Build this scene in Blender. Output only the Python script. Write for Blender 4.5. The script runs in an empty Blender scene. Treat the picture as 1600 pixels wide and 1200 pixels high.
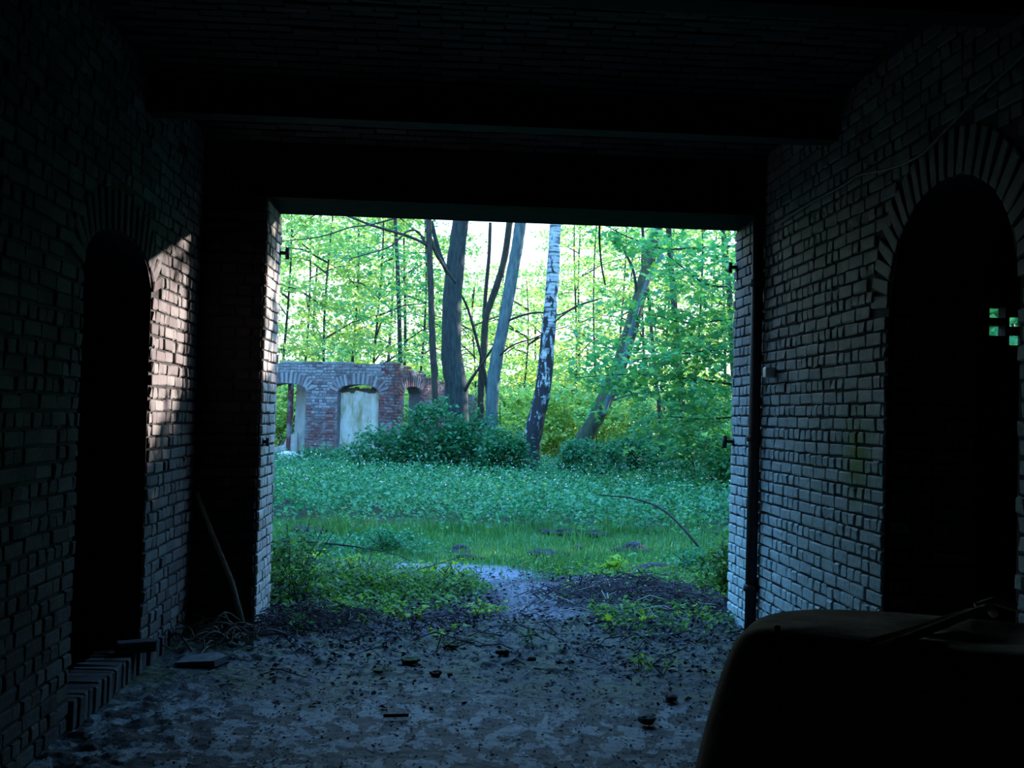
import bpy, bmesh, math, random
import numpy as np
from mathutils import Vector, Matrix, Euler
random.seed(7)
rng = np.random.default_rng(11)
R = math.radians
sc = bpy.context.scene
col = sc.collection

# ------------------------------------------------------------------ camera, world, sun, exposure
EYE = 1.6
F = 1800.0
cam_d = bpy.data.cameras.new('camera')
cam = bpy.data.objects.new('camera', cam_d)
col.objects.link(cam)
cam_d.sensor_width = 36.0
cam_d.lens = F / 1600 * 36.0
cam_d.clip_start = 0.05
cam_d.clip_end = 400
CM = Matrix.Rotation(R(-3.53), 3, 'Z') @ Matrix.Rotation(R(90 + 1.53), 3, 'X') @ Matrix.Rotation(R(1.55), 3, 'Z')
cam.matrix_world = Matrix.Translation((0, 0, EYE)) @ CM.to_4x4()
sc.camera = cam

world = bpy.data.worlds.new('sky')
sc.world = world
world.use_nodes = True
wn = world.node_tree.nodes
wl = world.node_tree.links
wn.clear()
w_out = wn.new('ShaderNodeOutputWorld')
w_bg = wn.new('ShaderNodeBackground')
w_tc = wn.new('ShaderNodeTexCoord')
w_sp = wn.new('ShaderNodeSeparateXYZ')
w_rp = wn.new('ShaderNodeValToRGB')
wl.new(w_tc.outputs['Generated'], w_sp.inputs[0])
wl.new(w_sp.outputs['Z'], w_rp.inputs[0])
wl.new(w_rp.outputs[0], w_bg.inputs[0])
wl.new(w_bg.outputs[0], w_out.inputs[0])
w_rp.color_ramp.elements[0].position = 0.10
w_rp.color_ramp.elements[0].color = (0.215, 0.235, 0.24, 1)
w_rp.color_ramp.elements[1].position = 0.65
w_rp.color_ramp.elements[1].color = (0.13, 0.38, 0.78, 1)
w_bg.inputs[1].default_value = 8.0

sun_d = bpy.data.lights.new('sun', 'SUN')
sun_d.energy = 14.0
sun_d.angle = R(0.6)
sun_d.color = (1.0, 0.88, 0.80)
sun = bpy.data.objects.new('sun', sun_d)
col.objects.link(sun)
SUNV = Vector((-0.86, -0.51, -0.16)).normalized()      # direction the light travels
sun.rotation_euler = SUNV.to_track_quat('-Z', 'Y').to_euler()
sun.location = (20, 15, 12)

sc.view_settings.view_transform = 'Standard'
sc.view_settings.look = 'None'
sc.view_settings.gamma = 1
sc.view_settings.use_curve_mapping = False
sc.view_settings.exposure = 0.2
sc.render.engine = 'CYCLES'
sc.cycles.max_bounces = 7
sc.cycles.diffuse_bounces = 3
sc.cycles.transmission_bounces = 4
sc.cycles.sample_clamp_indirect = 6
sc.cycles.use_denoising = True

# ------------------------------------------------------------------ survey helpers: bearing of a photo point -> place in the world
def ray(px, py):
    return CM @ Vector(((px - 800) / F, (600 - py) / F, -1))
def P(px, py, Y):
    d = ray(px, py)
    d = d * (Y / d.y)
    return Vector((d.x, d.y, d.z + EYE))
def PX(px, py, X):
    d = ray(px, py)
    d = d * (X / d.x)
    return Vector((d.x, d.y, d.z + EYE))
def G(px, py, z=0.0):
    d = ray(px, py)
    d = d * ((z - EYE) / d.z)
    return Vector((d.x, d.y, z))
CMT = CM.transposed()
def proj(p):
    q = CMT @ (Vector(p) - Vector((0, 0, EYE)))
    if q.z > -0.05:
        return (-9999, -9999, 0)
    return (800 + F * q.x / -q.z, 600 - F * q.y / -q.z, -q.z)

# ------------------------------------------------------------------ materials
def mat(name):
    m = bpy.data.materials.new(name)
    m.use_nodes = True
    nt = m.node_tree
    nt.nodes.clear()
    out = nt.nodes.new('ShaderNodeOutputMaterial')
    return m, nt, out
def N(nt, t, **kw):
    n = nt.nodes.new(t)
    for k, v in kw.items():
        setattr(n, k, v)
    return n
def ramp(nt, src, stops):
    r = N(nt, 'ShaderNodeValToRGB')
    cr = r.color_ramp
    while len(cr.elements) < len(stops):
        cr.elements.new(0.5)
    for e, (p, c) in zip(cr.elements, stops):
        e.position = p
        e.color = (c[0], c[1], c[2], 1) if not isinstance(c, (int, float)) else (c, c, c, 1)
    nt.links.new(src, r.inputs[0])
    return r.outputs[0]
def mixc(nt, fac, a, b, mode='MIX'):
    n = N(nt, 'ShaderNodeMix', data_type='RGBA', blend_type=mode)
    for sock, v in ((n.inputs[0], fac), (n.inputs[6], a), (n.inputs[7], b)):
        if hasattr(v, 'is_output'):
            nt.links.new(v, sock)
        elif isinstance(v, (int, float)):
            sock.default_value = v
        else:
            sock.default_value = (v[0], v[1], v[2], 1)
    return n.outputs[2]
def noise(nt, vec, scale, detail=4, rough=0.6, dist=0.0):
    n = N(nt, 'ShaderNodeTexNoise')
    n.inputs['Scale'].default_value = scale
    n.inputs['Detail'].default_value = detail
    n.inputs['Roughness'].default_value = rough
    n.inputs['Distortion'].default_value = dist
    nt.links.new(vec, n.inputs['Vector'])
    return n.outputs[0]
def pos(nt, scale=None):
    g = N(nt, 'ShaderNodeNewGeometry')
    if scale is None:
        return g.outputs['Position']
    mp = N(nt, 'ShaderNodeMapping')
    mp.inputs['Scale'].default_value = scale
    nt.links.new(g.outputs['Position'], mp.inputs['Vector'])
    return mp.outputs[0]
def unit_random(nt):
    a = N(nt, 'ShaderNodeObjectInfo').outputs['Random']
    b = N(nt, 'ShaderNodeNewGeometry').outputs['Random Per Island']
    s = N(nt, 'ShaderNodeMath', operation='ADD')
    nt.links.new(a, s.inputs[0]); nt.links.new(b, s.inputs[1])
    f = N(nt, 'ShaderNodeMath', operation='FRACT')
    nt.links.new(s.outputs[0], f.inputs[0])
    return f.outputs[0]
def finish(nt, out, color, rough=0.85, bump=None, bump_s=0.4, bump_d=0.01, spec=0.3, metal=0.0):
    b = N(nt, 'ShaderNodeBsdfPrincipled')
    if hasattr(color, 'is_output'):
        nt.links.new(color, b.inputs['Base Color'])
    else:
        b.inputs['Base Color'].default_value = (*color, 1)
    if hasattr(rough, 'is_output'):
        nt.links.new(rough, b.inputs['Roughness'])
    else:
        b.inputs['Roughness'].default_value = rough
    b.inputs['Specular IOR Level'].default_value = spec
    b.inputs['Metallic'].default_value = metal
    if bump is not None:
        bp = N(nt, 'ShaderNodeBump')
        bp.inputs['Strength'].default_value = bump_s
        bp.inputs['Distance'].default_value = bump_d
        nt.links.new(bump, bp.inputs['Height'])
        nt.links.new(bp.outputs[0], b.inputs['Normal'])
    nt.links.new(b.outputs[0], out.inputs[0])

def blob_mask(nt, c, r):
    d = N(nt, 'ShaderNodeVectorMath', operation='DISTANCE')
    nt.links.new(pos(nt), d.inputs[0])
    d.inputs[1].default_value = c
    n = noise(nt, pos(nt), 14, 3)
    a = N(nt, 'ShaderNodeMath', operation='MULTIPLY_ADD')
    nt.links.new(n, a.inputs[0]); a.inputs[1].default_value = r * 1.2
    nt.links.new(d.outputs['Value'], a.inputs[2])
    return ramp(nt, a.outputs[0], [(r * 0.9, 1.0), (min(1, r * 1.9), 0.0)])

def brick_mat(name, stops, wash, wash_amt, moss=None, rough=0.8, lo=.45, hi=.62, spec=.35, low_skylight=None):
    m, nt, out = mat(name)
    c = ramp(nt, unit_random(nt), stops)
    big = noise(nt, pos(nt), 2.2, 5, 0.7)
    wm = ramp(nt, big, [(lo, 0.0), (hi, wash_amt)])
    c = mixc(nt, wm, c, wash)
    if low_skylight:   # sky light on the lower wall painted into the colour, paler towards the foot
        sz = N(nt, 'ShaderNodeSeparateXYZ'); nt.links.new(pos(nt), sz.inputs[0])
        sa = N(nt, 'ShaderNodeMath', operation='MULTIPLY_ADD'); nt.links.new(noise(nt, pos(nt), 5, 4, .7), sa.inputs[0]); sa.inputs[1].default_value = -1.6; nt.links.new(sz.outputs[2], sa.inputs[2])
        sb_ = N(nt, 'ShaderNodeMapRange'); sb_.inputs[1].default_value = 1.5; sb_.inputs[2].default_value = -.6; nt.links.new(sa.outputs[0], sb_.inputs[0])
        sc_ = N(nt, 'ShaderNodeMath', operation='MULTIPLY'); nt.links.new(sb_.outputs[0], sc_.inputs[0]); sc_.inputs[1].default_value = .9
        c = mixc(nt, sc_.outputs[0], c, low_skylight)
    fine = noise(nt, pos(nt), 38, 5, 0.7)
    c = mixc(nt, 1.0, c, ramp(nt, fine, [(0.3, 0.55), (0.62, 1.15)]), 'MULTIPLY')
    if moss is not None:
        for cc, r in moss:
            c = mixc(nt, blob_mask(nt, cc, r), c, (0.10, 0.20, 0.012))
    rr_ = ramp(nt, fine, [(.3, rough - .12), (.7, min(1, rough + .15))])
    finish(nt, out, c, rr_, fine, 0.5, 0.006, spec)
    return m
M = {}
moss_p = PX(1335, 712, 2.35)
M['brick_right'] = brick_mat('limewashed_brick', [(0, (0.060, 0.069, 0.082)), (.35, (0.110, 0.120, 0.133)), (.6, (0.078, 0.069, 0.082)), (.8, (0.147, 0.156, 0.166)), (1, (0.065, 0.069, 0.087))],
                             (0.166, 0.184, 0.192), .7, [(tuple(moss_p), .26)], rough=.6, spec=.3, low_skylight=(0.60, 0.84, 0.90))
M['brick_left'] = brick_mat('sooty_brick', [(0, (0.050, 0.045, 0.050)), (.4, (0.120, 0.104, 0.111)), (.7, (0.076, 0.058, 0.061)), (1, (0.186, 0.168, 0.168))],
                            (0.186, 0.194, 0.186), .45, [((-1.79, 7.45, .75), .16)], rough=.85, spec=.1)
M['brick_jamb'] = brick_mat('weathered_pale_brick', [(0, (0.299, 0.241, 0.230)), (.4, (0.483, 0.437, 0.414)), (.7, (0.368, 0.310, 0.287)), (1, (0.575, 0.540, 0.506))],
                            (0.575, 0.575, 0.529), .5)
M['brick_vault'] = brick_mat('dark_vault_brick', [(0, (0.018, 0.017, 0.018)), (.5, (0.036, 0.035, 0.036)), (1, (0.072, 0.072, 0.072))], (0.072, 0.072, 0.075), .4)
M['brick_red'] = brick_mat('red_ruin_brick', [(0, (0.128, 0.053, 0.064)), (.3, (0.195, 0.075, 0.083)), (.55, (0.165, 0.098, 0.112)), (.8, (0.225, 0.105, 0.105)), (1, (0.270, 0.210, 0.225))],
                           (0.270, 0.315, 0.345), .85, None, .85, .5, .6)
M['brick_washed'] = brick_mat('washed_ruin_brick', [(0, (.10, .07, .10)), (.25, (.22, .25, .29)), (.5, (.34, .38, .43)), (.65, (.16, .09, .11)), (.8, (.28, .31, .36)), (1, (.38, .42, .46))],
                             (.34, .39, .44), .45, None, .85, .45, .6)

M['brick_front'] = brick_mat('black_front_brick', [(0, (.010, .009, .010)), (.5, (.018, .016, .017)), (1, (.03, .027, .028))], (.03, .03, .03), .4)  # near-black brick for the inner face of the front wall
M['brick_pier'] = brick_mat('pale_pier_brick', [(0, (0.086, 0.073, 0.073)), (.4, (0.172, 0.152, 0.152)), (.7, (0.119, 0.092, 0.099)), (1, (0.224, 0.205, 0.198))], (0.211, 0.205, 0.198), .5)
def simple(name, c1, c2, scale, rough=.85, bs=.5, bd=.01, spec=.3, metal=0, vs=None, lo=.35, hi=.65, detail=5):
    m, nt, out = mat(name)
    n = noise(nt, pos(nt, vs), scale, detail, .65)
    finish(nt, out, ramp(nt, n, [(lo, c1), (hi, c2)]), rough, n, bs, bd, spec, metal)
    M[name] = m
    return m
simple('mortar', (.012, .011, .012), (.035, .032, .034), 30)
simple('mortar_pale', (.10, .095, .09), (.2, .19, .18), 30)
simple('mortar_ruin', (.11, .11, .13), (.19, .195, .22), 14)
simple('plaster_aged', (0.397, 0.416, 0.397), (0.624, 0.643, 0.624), 3.5, vs=(0.945, 0.945, 0.472))
simple('plaster_stained', (.26, .28, .16), (.56, .60, .58), 2.6, vs=(1.6, 1, .55), lo=.36, hi=.56, detail=8)
simple('black_iron', (.010, .009, .012), (.03, .024, .026), 25, rough=.55, spec=.4)
simple('steel_beam', (.012, .012, .013), (.030, .028, .029), 9, rough=.8, spec=.1)
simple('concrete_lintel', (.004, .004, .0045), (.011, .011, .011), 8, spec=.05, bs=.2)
simple('wall_soot', (.010, .010, .011), (.03, .028, .03), 8)
simple('soffit_board', (.03, .028, .03), (.06, .055, .05), 6)
simple('white_plastic', (.62, .66, .66), (.74, .76, .76), 20, rough=.4)
simple('grey_cable', (.12, .12, .12), (.2, .2, .19), 20, rough=.6)
simple('weathered_wood', (.14, .13, .10), (.30, .28, .22), 18, vs=(4, 4, .6))
simple('dark_stone', (.015, .013, .014), (.06, .055, .06), 20)
simple('grey_slab', (.07, .07, .08), (.16, .16, .17), 12)
simple('bark_grey', (0.011, 0.021, 0.024), (0.036, 0.060, 0.064), 9, vs=(2.400, 2.400, 0.400), bd=.03)
simple('bark_blue', (0.040, 0.080, 0.096), (0.096, 0.160, 0.168), 7, vs=(2.000, 2.000, 0.480), bd=.02)
simple('bark_dark', (.015, .018, .018), (.05, .055, .045), 9, vs=(3, 3, .5), bd=.02)
simple('bark_moss', (.02, .035, .03), (.075, .10, .05), 5, vs=(2, 2, .7), bd=.03)
simple('twig_brown', (0.032, 0.025, 0.032), (0.105, 0.084, 0.098), 20)
simple('twig_pale', (.25, .24, .22), (.42, .40, .38), 20)
simple('fibre_brown', (.035, .028, .02), (.10, .08, .05), 20)

# birch: white bark with dark fissures, black and rough near the foot
m, nt, out = mat('birch_bark')
g = N(nt, 'ShaderNodeTexCoord').outputs['Object']
sp = N(nt, 'ShaderNodeSeparateXYZ'); nt.links.new(g, sp.inputs[0])
mp = N(nt, 'ShaderNodeMapping'); mp.inputs['Scale'].default_value = (3, 3, 1.3); nt.links.new(g, mp.inputs[0])
n1 = noise(nt, mp.outputs[0], 2.6, 5, .6, .5)
hh = N(nt, 'ShaderNodeMath', operation='MULTIPLY_ADD'); nt.links.new(sp.outputs[2], hh.inputs[0]); hh.inputs[1].default_value = .05
nt.links.new(n1, hh.inputs[2])
patch = ramp(nt, hh.outputs[0], [(.635, 0.), (.70, 1.)])
mp2 = N(nt, 'ShaderNodeMapping'); mp2.inputs['Scale'].default_value = (1.2, 1.2, 9); nt.links.new(g, mp2.inputs[0])
n2 = noise(nt, mp2.outputs[0], 2.2, 3)
wh = ramp(nt, n2, [(.38, (.05, .06, .07)), (.47, (.26, .36, .40)), (.7, (.46, .56, .60))])
c = mixc(nt, patch, (.018, .022, .03), wh)
finish(nt, out, c, .8, n1, .6, .03)
M['birch_bark'] = m

# canvas
m, nt, out = mat('brown_canvas')
n1 = noise(nt, pos(nt), 7, 5, .7, .4)
w1 = N(nt, 'ShaderNodeTexWave'); w1.inputs['Scale'].default_value = 180; nt.links.new(pos(nt), w1.inputs[0])
c = ramp(nt, n1, [(.3, (.27, .22, .16)), (.55, (.46, .38, .29)), (.75, (.62, .54, .42))])
c = mixc(nt, .25, c, w1.outputs[0], 'MULTIPLY')
finish(nt, out, c, .9, n1, .5, .02, .15)
M['brown_canvas'] = m

# leaves
def leaf_mat(name, c1, c2, c3, trans=.45, tint=1.25):
    m, nt, out = mat(name)
    c = ramp(nt, unit_random(nt), [(0, c1), (.55, c2), (1, c3)])
    d = N(nt, 'ShaderNodeBsdfDiffuse'); nt.links.new(c, d.inputs[0])
    t = N(nt, 'ShaderNodeBsdfTranslucent')
    c2_ = mixc(nt, 1.0, c, (tint * 1.15, tint, tint * .7), 'MULTIPLY')
    nt.links.new(c2_, t.inputs[0])
    g = N(nt, 'ShaderNodeBsdfGlossy'); g.inputs['Roughness'].default_value = .45; g.inputs[0].default_value = (.8, .8, .8, 1)
    a = N(nt, 'ShaderNodeMixShader'); a.inputs[0].default_value = trans
    nt.links.new(d.outputs[0], a.inputs[1]); nt.links.new(t.outputs[0], a.inputs[2])
    b = N(nt, 'ShaderNodeMixShader'); b.inputs[0].default_value = .035
    nt.links.new(a.outputs[0], b.inputs[1]); nt.links.new(g.outputs[0], b.inputs[2])
    nt.links.new(b.outputs[0], out.inputs[0])
    M[name] = m
leaf_mat('leaf_far', (.10, .27, .08), (.30, .49, .13), (.56, .70, .20), .55, 1.3)
leaf_mat('leaf_mid', (0.030, 0.187, 0.085), (0.060, 0.272, 0.111), (0.119, 0.374, 0.119), .5)
leaf_mat('leaf_maple', (.035, .22, .085), (.07, .32, .12), (.20, .48, .09), .5)
leaf_mat('leaf_shrub', (0.014, 0.120, 0.060), (0.028, 0.184, 0.083), (0.055, 0.276, 0.110), .4)
leaf_mat('leaf_herb', (0.019, 0.147, 0.066), (0.039, 0.232, 0.101), (0.092, 0.325, 0.140), .35)
leaf_mat('leaf_grass', (.04, .17, .05), (.075, .25, .065), (.16, .34, .08), .35)
leaf_mat('leaf_bright', (0.165, 0.345, 0.022), (0.255, 0.450, 0.030), (0.360, 0.510, 0.045), .5)
leaf_mat('leaf_nearherb', (0.028, 0.105, 0.035), (0.063, 0.189, 0.042), (0.140, 0.294, 0.042), .4)
leaf_mat('leaf_weed', (.07, .22, .04), (.12, .32, .05), (.2, .42, .05), .4)
leaf_mat('petal_white', (.5, .6, .6), (.7, .8, .8), (.8, .85, .85), .3, 1.0)
simple('dead_leaf', (0.036, 0.028, 0.036), (0.120, 0.104, 0.128), 9, lo=.3, hi=.7)
simple('dead_leaf_pale', (0.096, 0.096, 0.120), (0.216, 0.216, 0.256), 9, lo=.3, hi=.7)
simple('moss_dark', (.02, .03, .008), (.07, .10, .02), 30, bd=.02)
simple('moss_brown', (.03, .022, .01), (.08, .06, .02), 30, bd=.02)
simple('earth_dark', (.018, .016, .022), (.07, .06, .085), 22, bd=.04, bs=1.0)
simple('rust_leaf', (.3, .12, .03), (.4, .18, .05), 9)

# ------------------------------------------------------------------ object helpers
def link(o, parent=None):
    col.objects.link(o)
    if parent is not None:
        o.parent = parent
    return o
def tag(o, label=None, cat=None, group=None, kind=None):
    if label: o['label'] = label
    if cat: o['category'] = cat
    if group: o['group'] = group
    if kind: o['kind'] = kind
    return o
def empty(name, loc, label, cat, group=None, rz=0):
    o = bpy.data.objects.new(name, None)
    o.location = loc
    o.rotation_euler = (0, 0, rz)
    o.empty_display_size = .2
    link(o)
    return tag(o, label, cat, group)
def mesh(name, V, Fc, m, parent=None, smooth=False, local=True):
    """world-space verts; made local to the parent when the parent is an Empty at a thing's base"""
    me = bpy.data.meshes.new(name)
    V = np.asarray(V, float)
    if parent is not None and local:
        mw = parent_mw(parent)
        inv = np.array(mw.inverted())
        V = V @ inv[:3, :3].T + inv[:3, 3]
    me.from_pydata(V.tolist(), [], Fc if isinstance(Fc, list) else Fc.tolist())
    me.materials.append(m)
    if smooth:
        me.polygons.foreach_set('use_smooth', [True] * len(me.polygons))
    me.update()
    o = bpy.data.objects.new(name, me)
    return link(o, parent)
def parent_mw(p):
    m = p.matrix_basis.copy()
    q = p.parent
    while q is not None:
        m = q.matrix_basis @ m
        q = q.parent
    return m
def mesh_origin(name, V, Fc, m, origin, parent=None, smooth=False):
    """a mesh whose own origin sits at `origin` (world)"""
    V = np.asarray(V, float) - np.array(origin)
    o = mesh(name, V, Fc, m, None, smooth)
    if parent is not None:
        o.parent = parent
        o.matrix_basis = parent_mw(parent).inverted() @ Matrix.Translation(origin)
    else:
        o.location = origin
    return o
def box(x0, x1, y0, y1, z0, z1):
    V = [(x, y, z) for z in (z0, z1) for y in (y0, y1) for x in (x0, x1)]
    Fc = [(0, 2, 3, 1), (4, 5, 7, 6), (0, 1, 5, 4), (2, 6, 7, 3), (0, 4, 6, 2), (1, 3, 7, 5)]
    return V, Fc
class MB:
    def __init__(s):
        s.V = []; s.F = []
    def add(s, V, Fc):
        k = len(s.V)
        s.V += [tuple(v) for v in V]
        s.F += [tuple(i + k for i in f) for f in Fc]
        return s
    def box(s, *a):
        return s.add(*box(*a))
    def tube(s, pts, rad, seg=8, cap=True, wob=0, seed=0):
        rr = random.Random(seed)
        pts = [Vector(p) for p in pts]
        if not hasattr(rad, '__len__'):
            rad = [rad] * len(pts)
        k = len(s.V)
        up = None
        for i, p in enumerate(pts):
            t = (pts[min(i + 1, len(pts) - 1)] - pts[max(i - 1, 0)]).normalized()
            if up is None:
                up = Vector((0, 0, 1)) if abs(t.z) < .8 else Vector((1, 0, 0))
            a = t.cross(up).normalized()
            up = a.cross(t).normalized()
            for j in range(seg):
                an = 2 * math.pi * j / seg
                r = rad[i] * (1 + wob * (rr.random() - .5) * 2)
                s.V.append(tuple(p + (a * math.cos(an) + up * math.sin(an)) * r))
        for i in range(len(pts) - 1):
            for j in range(seg):
                a, b = k + i * seg + j, k + i * seg + (j + 1) % seg
                s.F.append((a, b, b + seg, a + seg))
        if cap:
            s.F.append(tuple(range(k + seg - 1, k - 1, -1)))
            s.F.append(tuple(range(k + (len(pts) - 1) * seg, k + len(pts) * seg)))
        return s
    def build(s, name, m, parent=None, smooth=False):
        return mesh(name, s.V, s.F, m, parent, smooth)
def smooth_path(pts, n=6):
    """Catmull-Rom through points"""
    pts = [Vector(p) for p in pts]
    q = [pts[0] * 2 - pts[1]] + pts + [pts[-1] * 2 - pts[-2]]
    o = []
    for i in range(1, len(q) - 2):
        for j in range(n):
            t = j / n
            a, b, c, d = q[i - 1], q[i], q[i + 1], q[i + 2]
            o.append(.5 * ((2 * b) + (c - a) * t + (2 * a - 5 * b + 4 * c - d) * t * t + (3 * b - a - 3 * c + d) * t ** 3))
    o.append(pts[-1])
    return o

# ------------------------------------------------------------------ bricks
def _bev():
    bm = bmesh.new()
    bmesh.ops.create_cube(bm, size=2)
    bmesh.ops.bevel(bm, geom=list(bm.edges), offset=.2, segments=1, affect='EDGES')
    V = np.array([v.co[:] for v in bm.verts])
    Fc = [tuple(v.index for v in f.verts) for f in bm.faces]
    bm.free()
    return np.sign(V), (np.abs(V) < .95).astype(float), Fc
BS, BI, BF = _bev()
def brick_verts(dims, b=.007, jit=.0025, r=rng):
    h = np.array(dims) / 2
    return BS * (h - BI * b) + r.normal(0, jit, BS.shape)
STD = (.22, .11, .066)
BVAR = {}
def brick_mesh(kind, m):
    key = (kind, m.name)
    if key not in BVAR:
        BVAR[key] = []
        for k in range(5):
            d = {'s': (.22, .11, .066), 'h': (.105, .11, .066)}[kind]
            me = bpy.data.meshes.new('brick')
            me.from_pydata(brick_verts(d).tolist(), [], BF)
            me.materials.append(m)
            me.update()
            BVAR[key].append((me, d))
    return random.choice(BVAR[key])
COURSE = .078
def place_bricks(bricks, parent, m, cap=300, margin=0, name='brick'):
    """bricks: (centre, u, n, w, dims). The `cap` that show largest become parts, the rest one stuff part."""
    scored = []
    for b in bricks:
        c, u, n, w, d = b
        x, y, z = proj(c)
        vis = -margin < x < 1600 + margin and -margin < y < 1200 + margin and z > 0
        tocam = Vector((0, 0, EYE)) - Vector(c)
        f = abs(Vector(n).dot(tocam.normalized()))
        scored.append((d[0] * d[2] * f / max(z, .1) ** 2 if vis else -1, b))
    scored.sort(key=lambda t: -t[0])
    ind = [b for s, b in scored[:cap] if s > 0]
    rest = [b for s, b in scored[:cap] if s <= 0] + [b for s, b in scored[cap:]]
    inv = parent_mw(parent).inverted()
    for c, u, n, w, d in ind:
        me, sd = brick_mesh('s' if d[0] > .16 else 'h', m)
        o = bpy.data.objects.new(name, me)
        Rm = Matrix((u, n, w)).transposed().to_4x4()
        S = Matrix.Diagonal((d[0] / sd[0], d[1] / sd[1], d[2] / sd[2], 1))
        col.objects.link(o)
        o.parent = parent
        o.matrix_basis = inv @ Matrix.Translation(c) @ Rm @ S
    if rest:
        VV = []; FF = []
        k = 0
        for c, u, n, w, d in rest:
            Rm = np.array((u, n, w))
            VV.append(brick_verts(d) @ Rm + np.array(c))
            FF += [tuple(i + k for i in f) for f in BF]
            k += len(BS)
        o = mesh('bricks', np.vstack(VV), FF, m, parent)
        o['kind'] = 'stuff'
def in_arch(u, z, h):
    u0, u1, z0, zs, rise = h
    if not (u0 < u < u1) or z < z0:
        return False
    if z <= zs:
        return True
    if rise <= 0:
        return False
    t = (u - (u0 + u1) / 2) / ((u1 - u0) / 2)
    return z < zs + rise * math.sqrt(max(0, 1 - t * t))
def bond(org, u, n, W, z0, z1, holes=(), u0=0.0, ragged=None, skip=None, course=COURSE, slen=.23, depth=.11, proud=.016, missing=.0, jit=1.0, seed=0, quoin=True):
    """brick list on a plane: org + u*s + z*up, face normal n"""
    rr = random.Random(seed)
    u = Vector(u); n = Vector(n); org = Vector(org)
    out = []
    nrow = int((z1 - z0) / course)
    for r in range(nrow):
        z = z0 + (r + .5) * course
        header_row = r % 2
        s = u0 + (0 if header_row else 0) - (slen * .25 if r % 4 == 0 else 0)
        while s < W:
            hd = header_row
            if rr.random() < .16: hd = not hd
            L = slen / 2 if hd else slen
            a, b = s, s + L
            s = b
            if a < u0: a = u0
            if b > W: b = W
            if b - a < .035: continue
            # clip against openings
            segs = [(a, b)]
            for h in holes:
                nxt = []
                for p, q in segs:
                    hit = [in_arch(p + (q - p) * t, z + dz, h) for t in (.02, .25, .5, .75, .98) for dz in (-course * .4, course * .4)]
                    if not any(hit):
                        nxt.append((p, q)); continue
                    if all(hit): continue
                    if p < h[0] < q and z < h[3]: nxt.append((p, h[0]))
                    elif p < h[1] < q and z < h[3]: nxt.append((h[1], q))
                segs = nxt
            for p, q in segs:
                if q - p < .035: continue
                if ragged and z > ragged((p + q) / 2): continue
                if skip and skip((p + q) / 2, z): continue
                if rr.random() < missing: continue
                gap = .013
                d = (q - p - gap * 1.3, depth, course - gap * 1.1)
                off = proud + rr.gauss(0, .0022) * jit
                c = org + u * ((p + q) / 2) + Vector((0, 0, z + rr.gauss(0, .0015) * jit)) + n * (off - depth / 2)
                tw = rr.gauss(0, .008) * jit
                uu = (u + Vector((0, 0, tw))).normalized()
                nn = n
                ww = uu.cross(nn)
                if ww.z < 0: ww = -ww
                out.append((c, uu, nn, ww, d))
    return out
def arch_bricks(org, u, n, h, length=.22, depth=.11, proud=.016, thick=.07, a0=0):
    """voussoirs round the head of an opening (ellipse)"""
    u = Vector(u); n = Vector(n); org = Vector(org)
    cu, hw, zs, rise = (h[0] + h[1]) / 2, (h[1] - h[0]) / 2, h[3], h[4]
    per = math.pi * (3 * (hw + rise) - math.sqrt((3 * hw + rise) * (hw + 3 * rise))) / 2
    k = int(per / (thick + .012))
    out = []
    for i in range(k):
        t = math.pi * (i + .5) / k
        pu, pz = cu + hw * math.cos(t), zs + rise * math.sin(t)
        nu, nz = math.cos(t) / hw, math.sin(t) / rise
        L = math.hypot(nu, nz); nu /= L; nz /= L
        rad = u * nu + Vector((0, 0, nz))
        tan = u * -nz + Vector((0, 0, nu))
        c = org + u * pu + Vector((0, 0, pz)) + rad * (length / 2) + n * (proud - depth / 2)
        ww = tan
        out.append((c, rad, n, ww, (length - .008, depth, thick)))
    return out

# ------------------------------------------------------------------ dimensions of the shed
XR, XL = 2.38, -1.78          # faces of the right and left walls
YF0, YF1 = 8.47, 9.2          # inner and outer face of the front wall
OX0, OX1 = -1.305, 2.365        # opening
LZ = 3.145                     # underside of the lintel
ZC = 3.52                     # springing of the vaults
NICHE = (5.78, 7.14, -.1, 2.30, .24)      # along Y on the left wall
DOOR = (round(PX(1590, 760, XR).y, 3), round(PX(1384, 760, XR).y, 3), -.1, 2.22, .56)       # along Y on the right wall
YB = -4.0

def slab_with_arch(axis_x0, axis_x1, y0, y1, z0, z1, h):
    """solid wall running along Y between x0..x1 with one arched opening h"""
    b = MB()
    b.box(axis_x0, axis_x1, y0, h[0], z0, z1)
    b.box(axis_x0, axis_x1, h[1], y1, z0, z1)
    k = 12
    cu, hw, zs, rise = (h[0] + h[1]) / 2, (h[1] - h[0]) / 2, h[3], h[4]
    for i in range(k):
        a, c = h[0] + (h[1] - h[0]) * i / k, h[0] + (h[1] - h[0]) * (i + 1) / k
        f = lambda y: zs + rise * math.sqrt(max(0, 1 - ((y - cu) / hw) ** 2))
        V = [(x, y, z) for y, zb in ((a, f(a)), (c, f(c))) for z in (zb, z1) for x in (axis_x0, axis_x1)]
        b.add(V, [(0, 1, 3, 2), (4, 6, 7, 5), (0, 4, 5, 1), (2, 3, 7, 6), (0, 2, 6, 4), (1, 5, 7, 3)])
    return b

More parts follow.
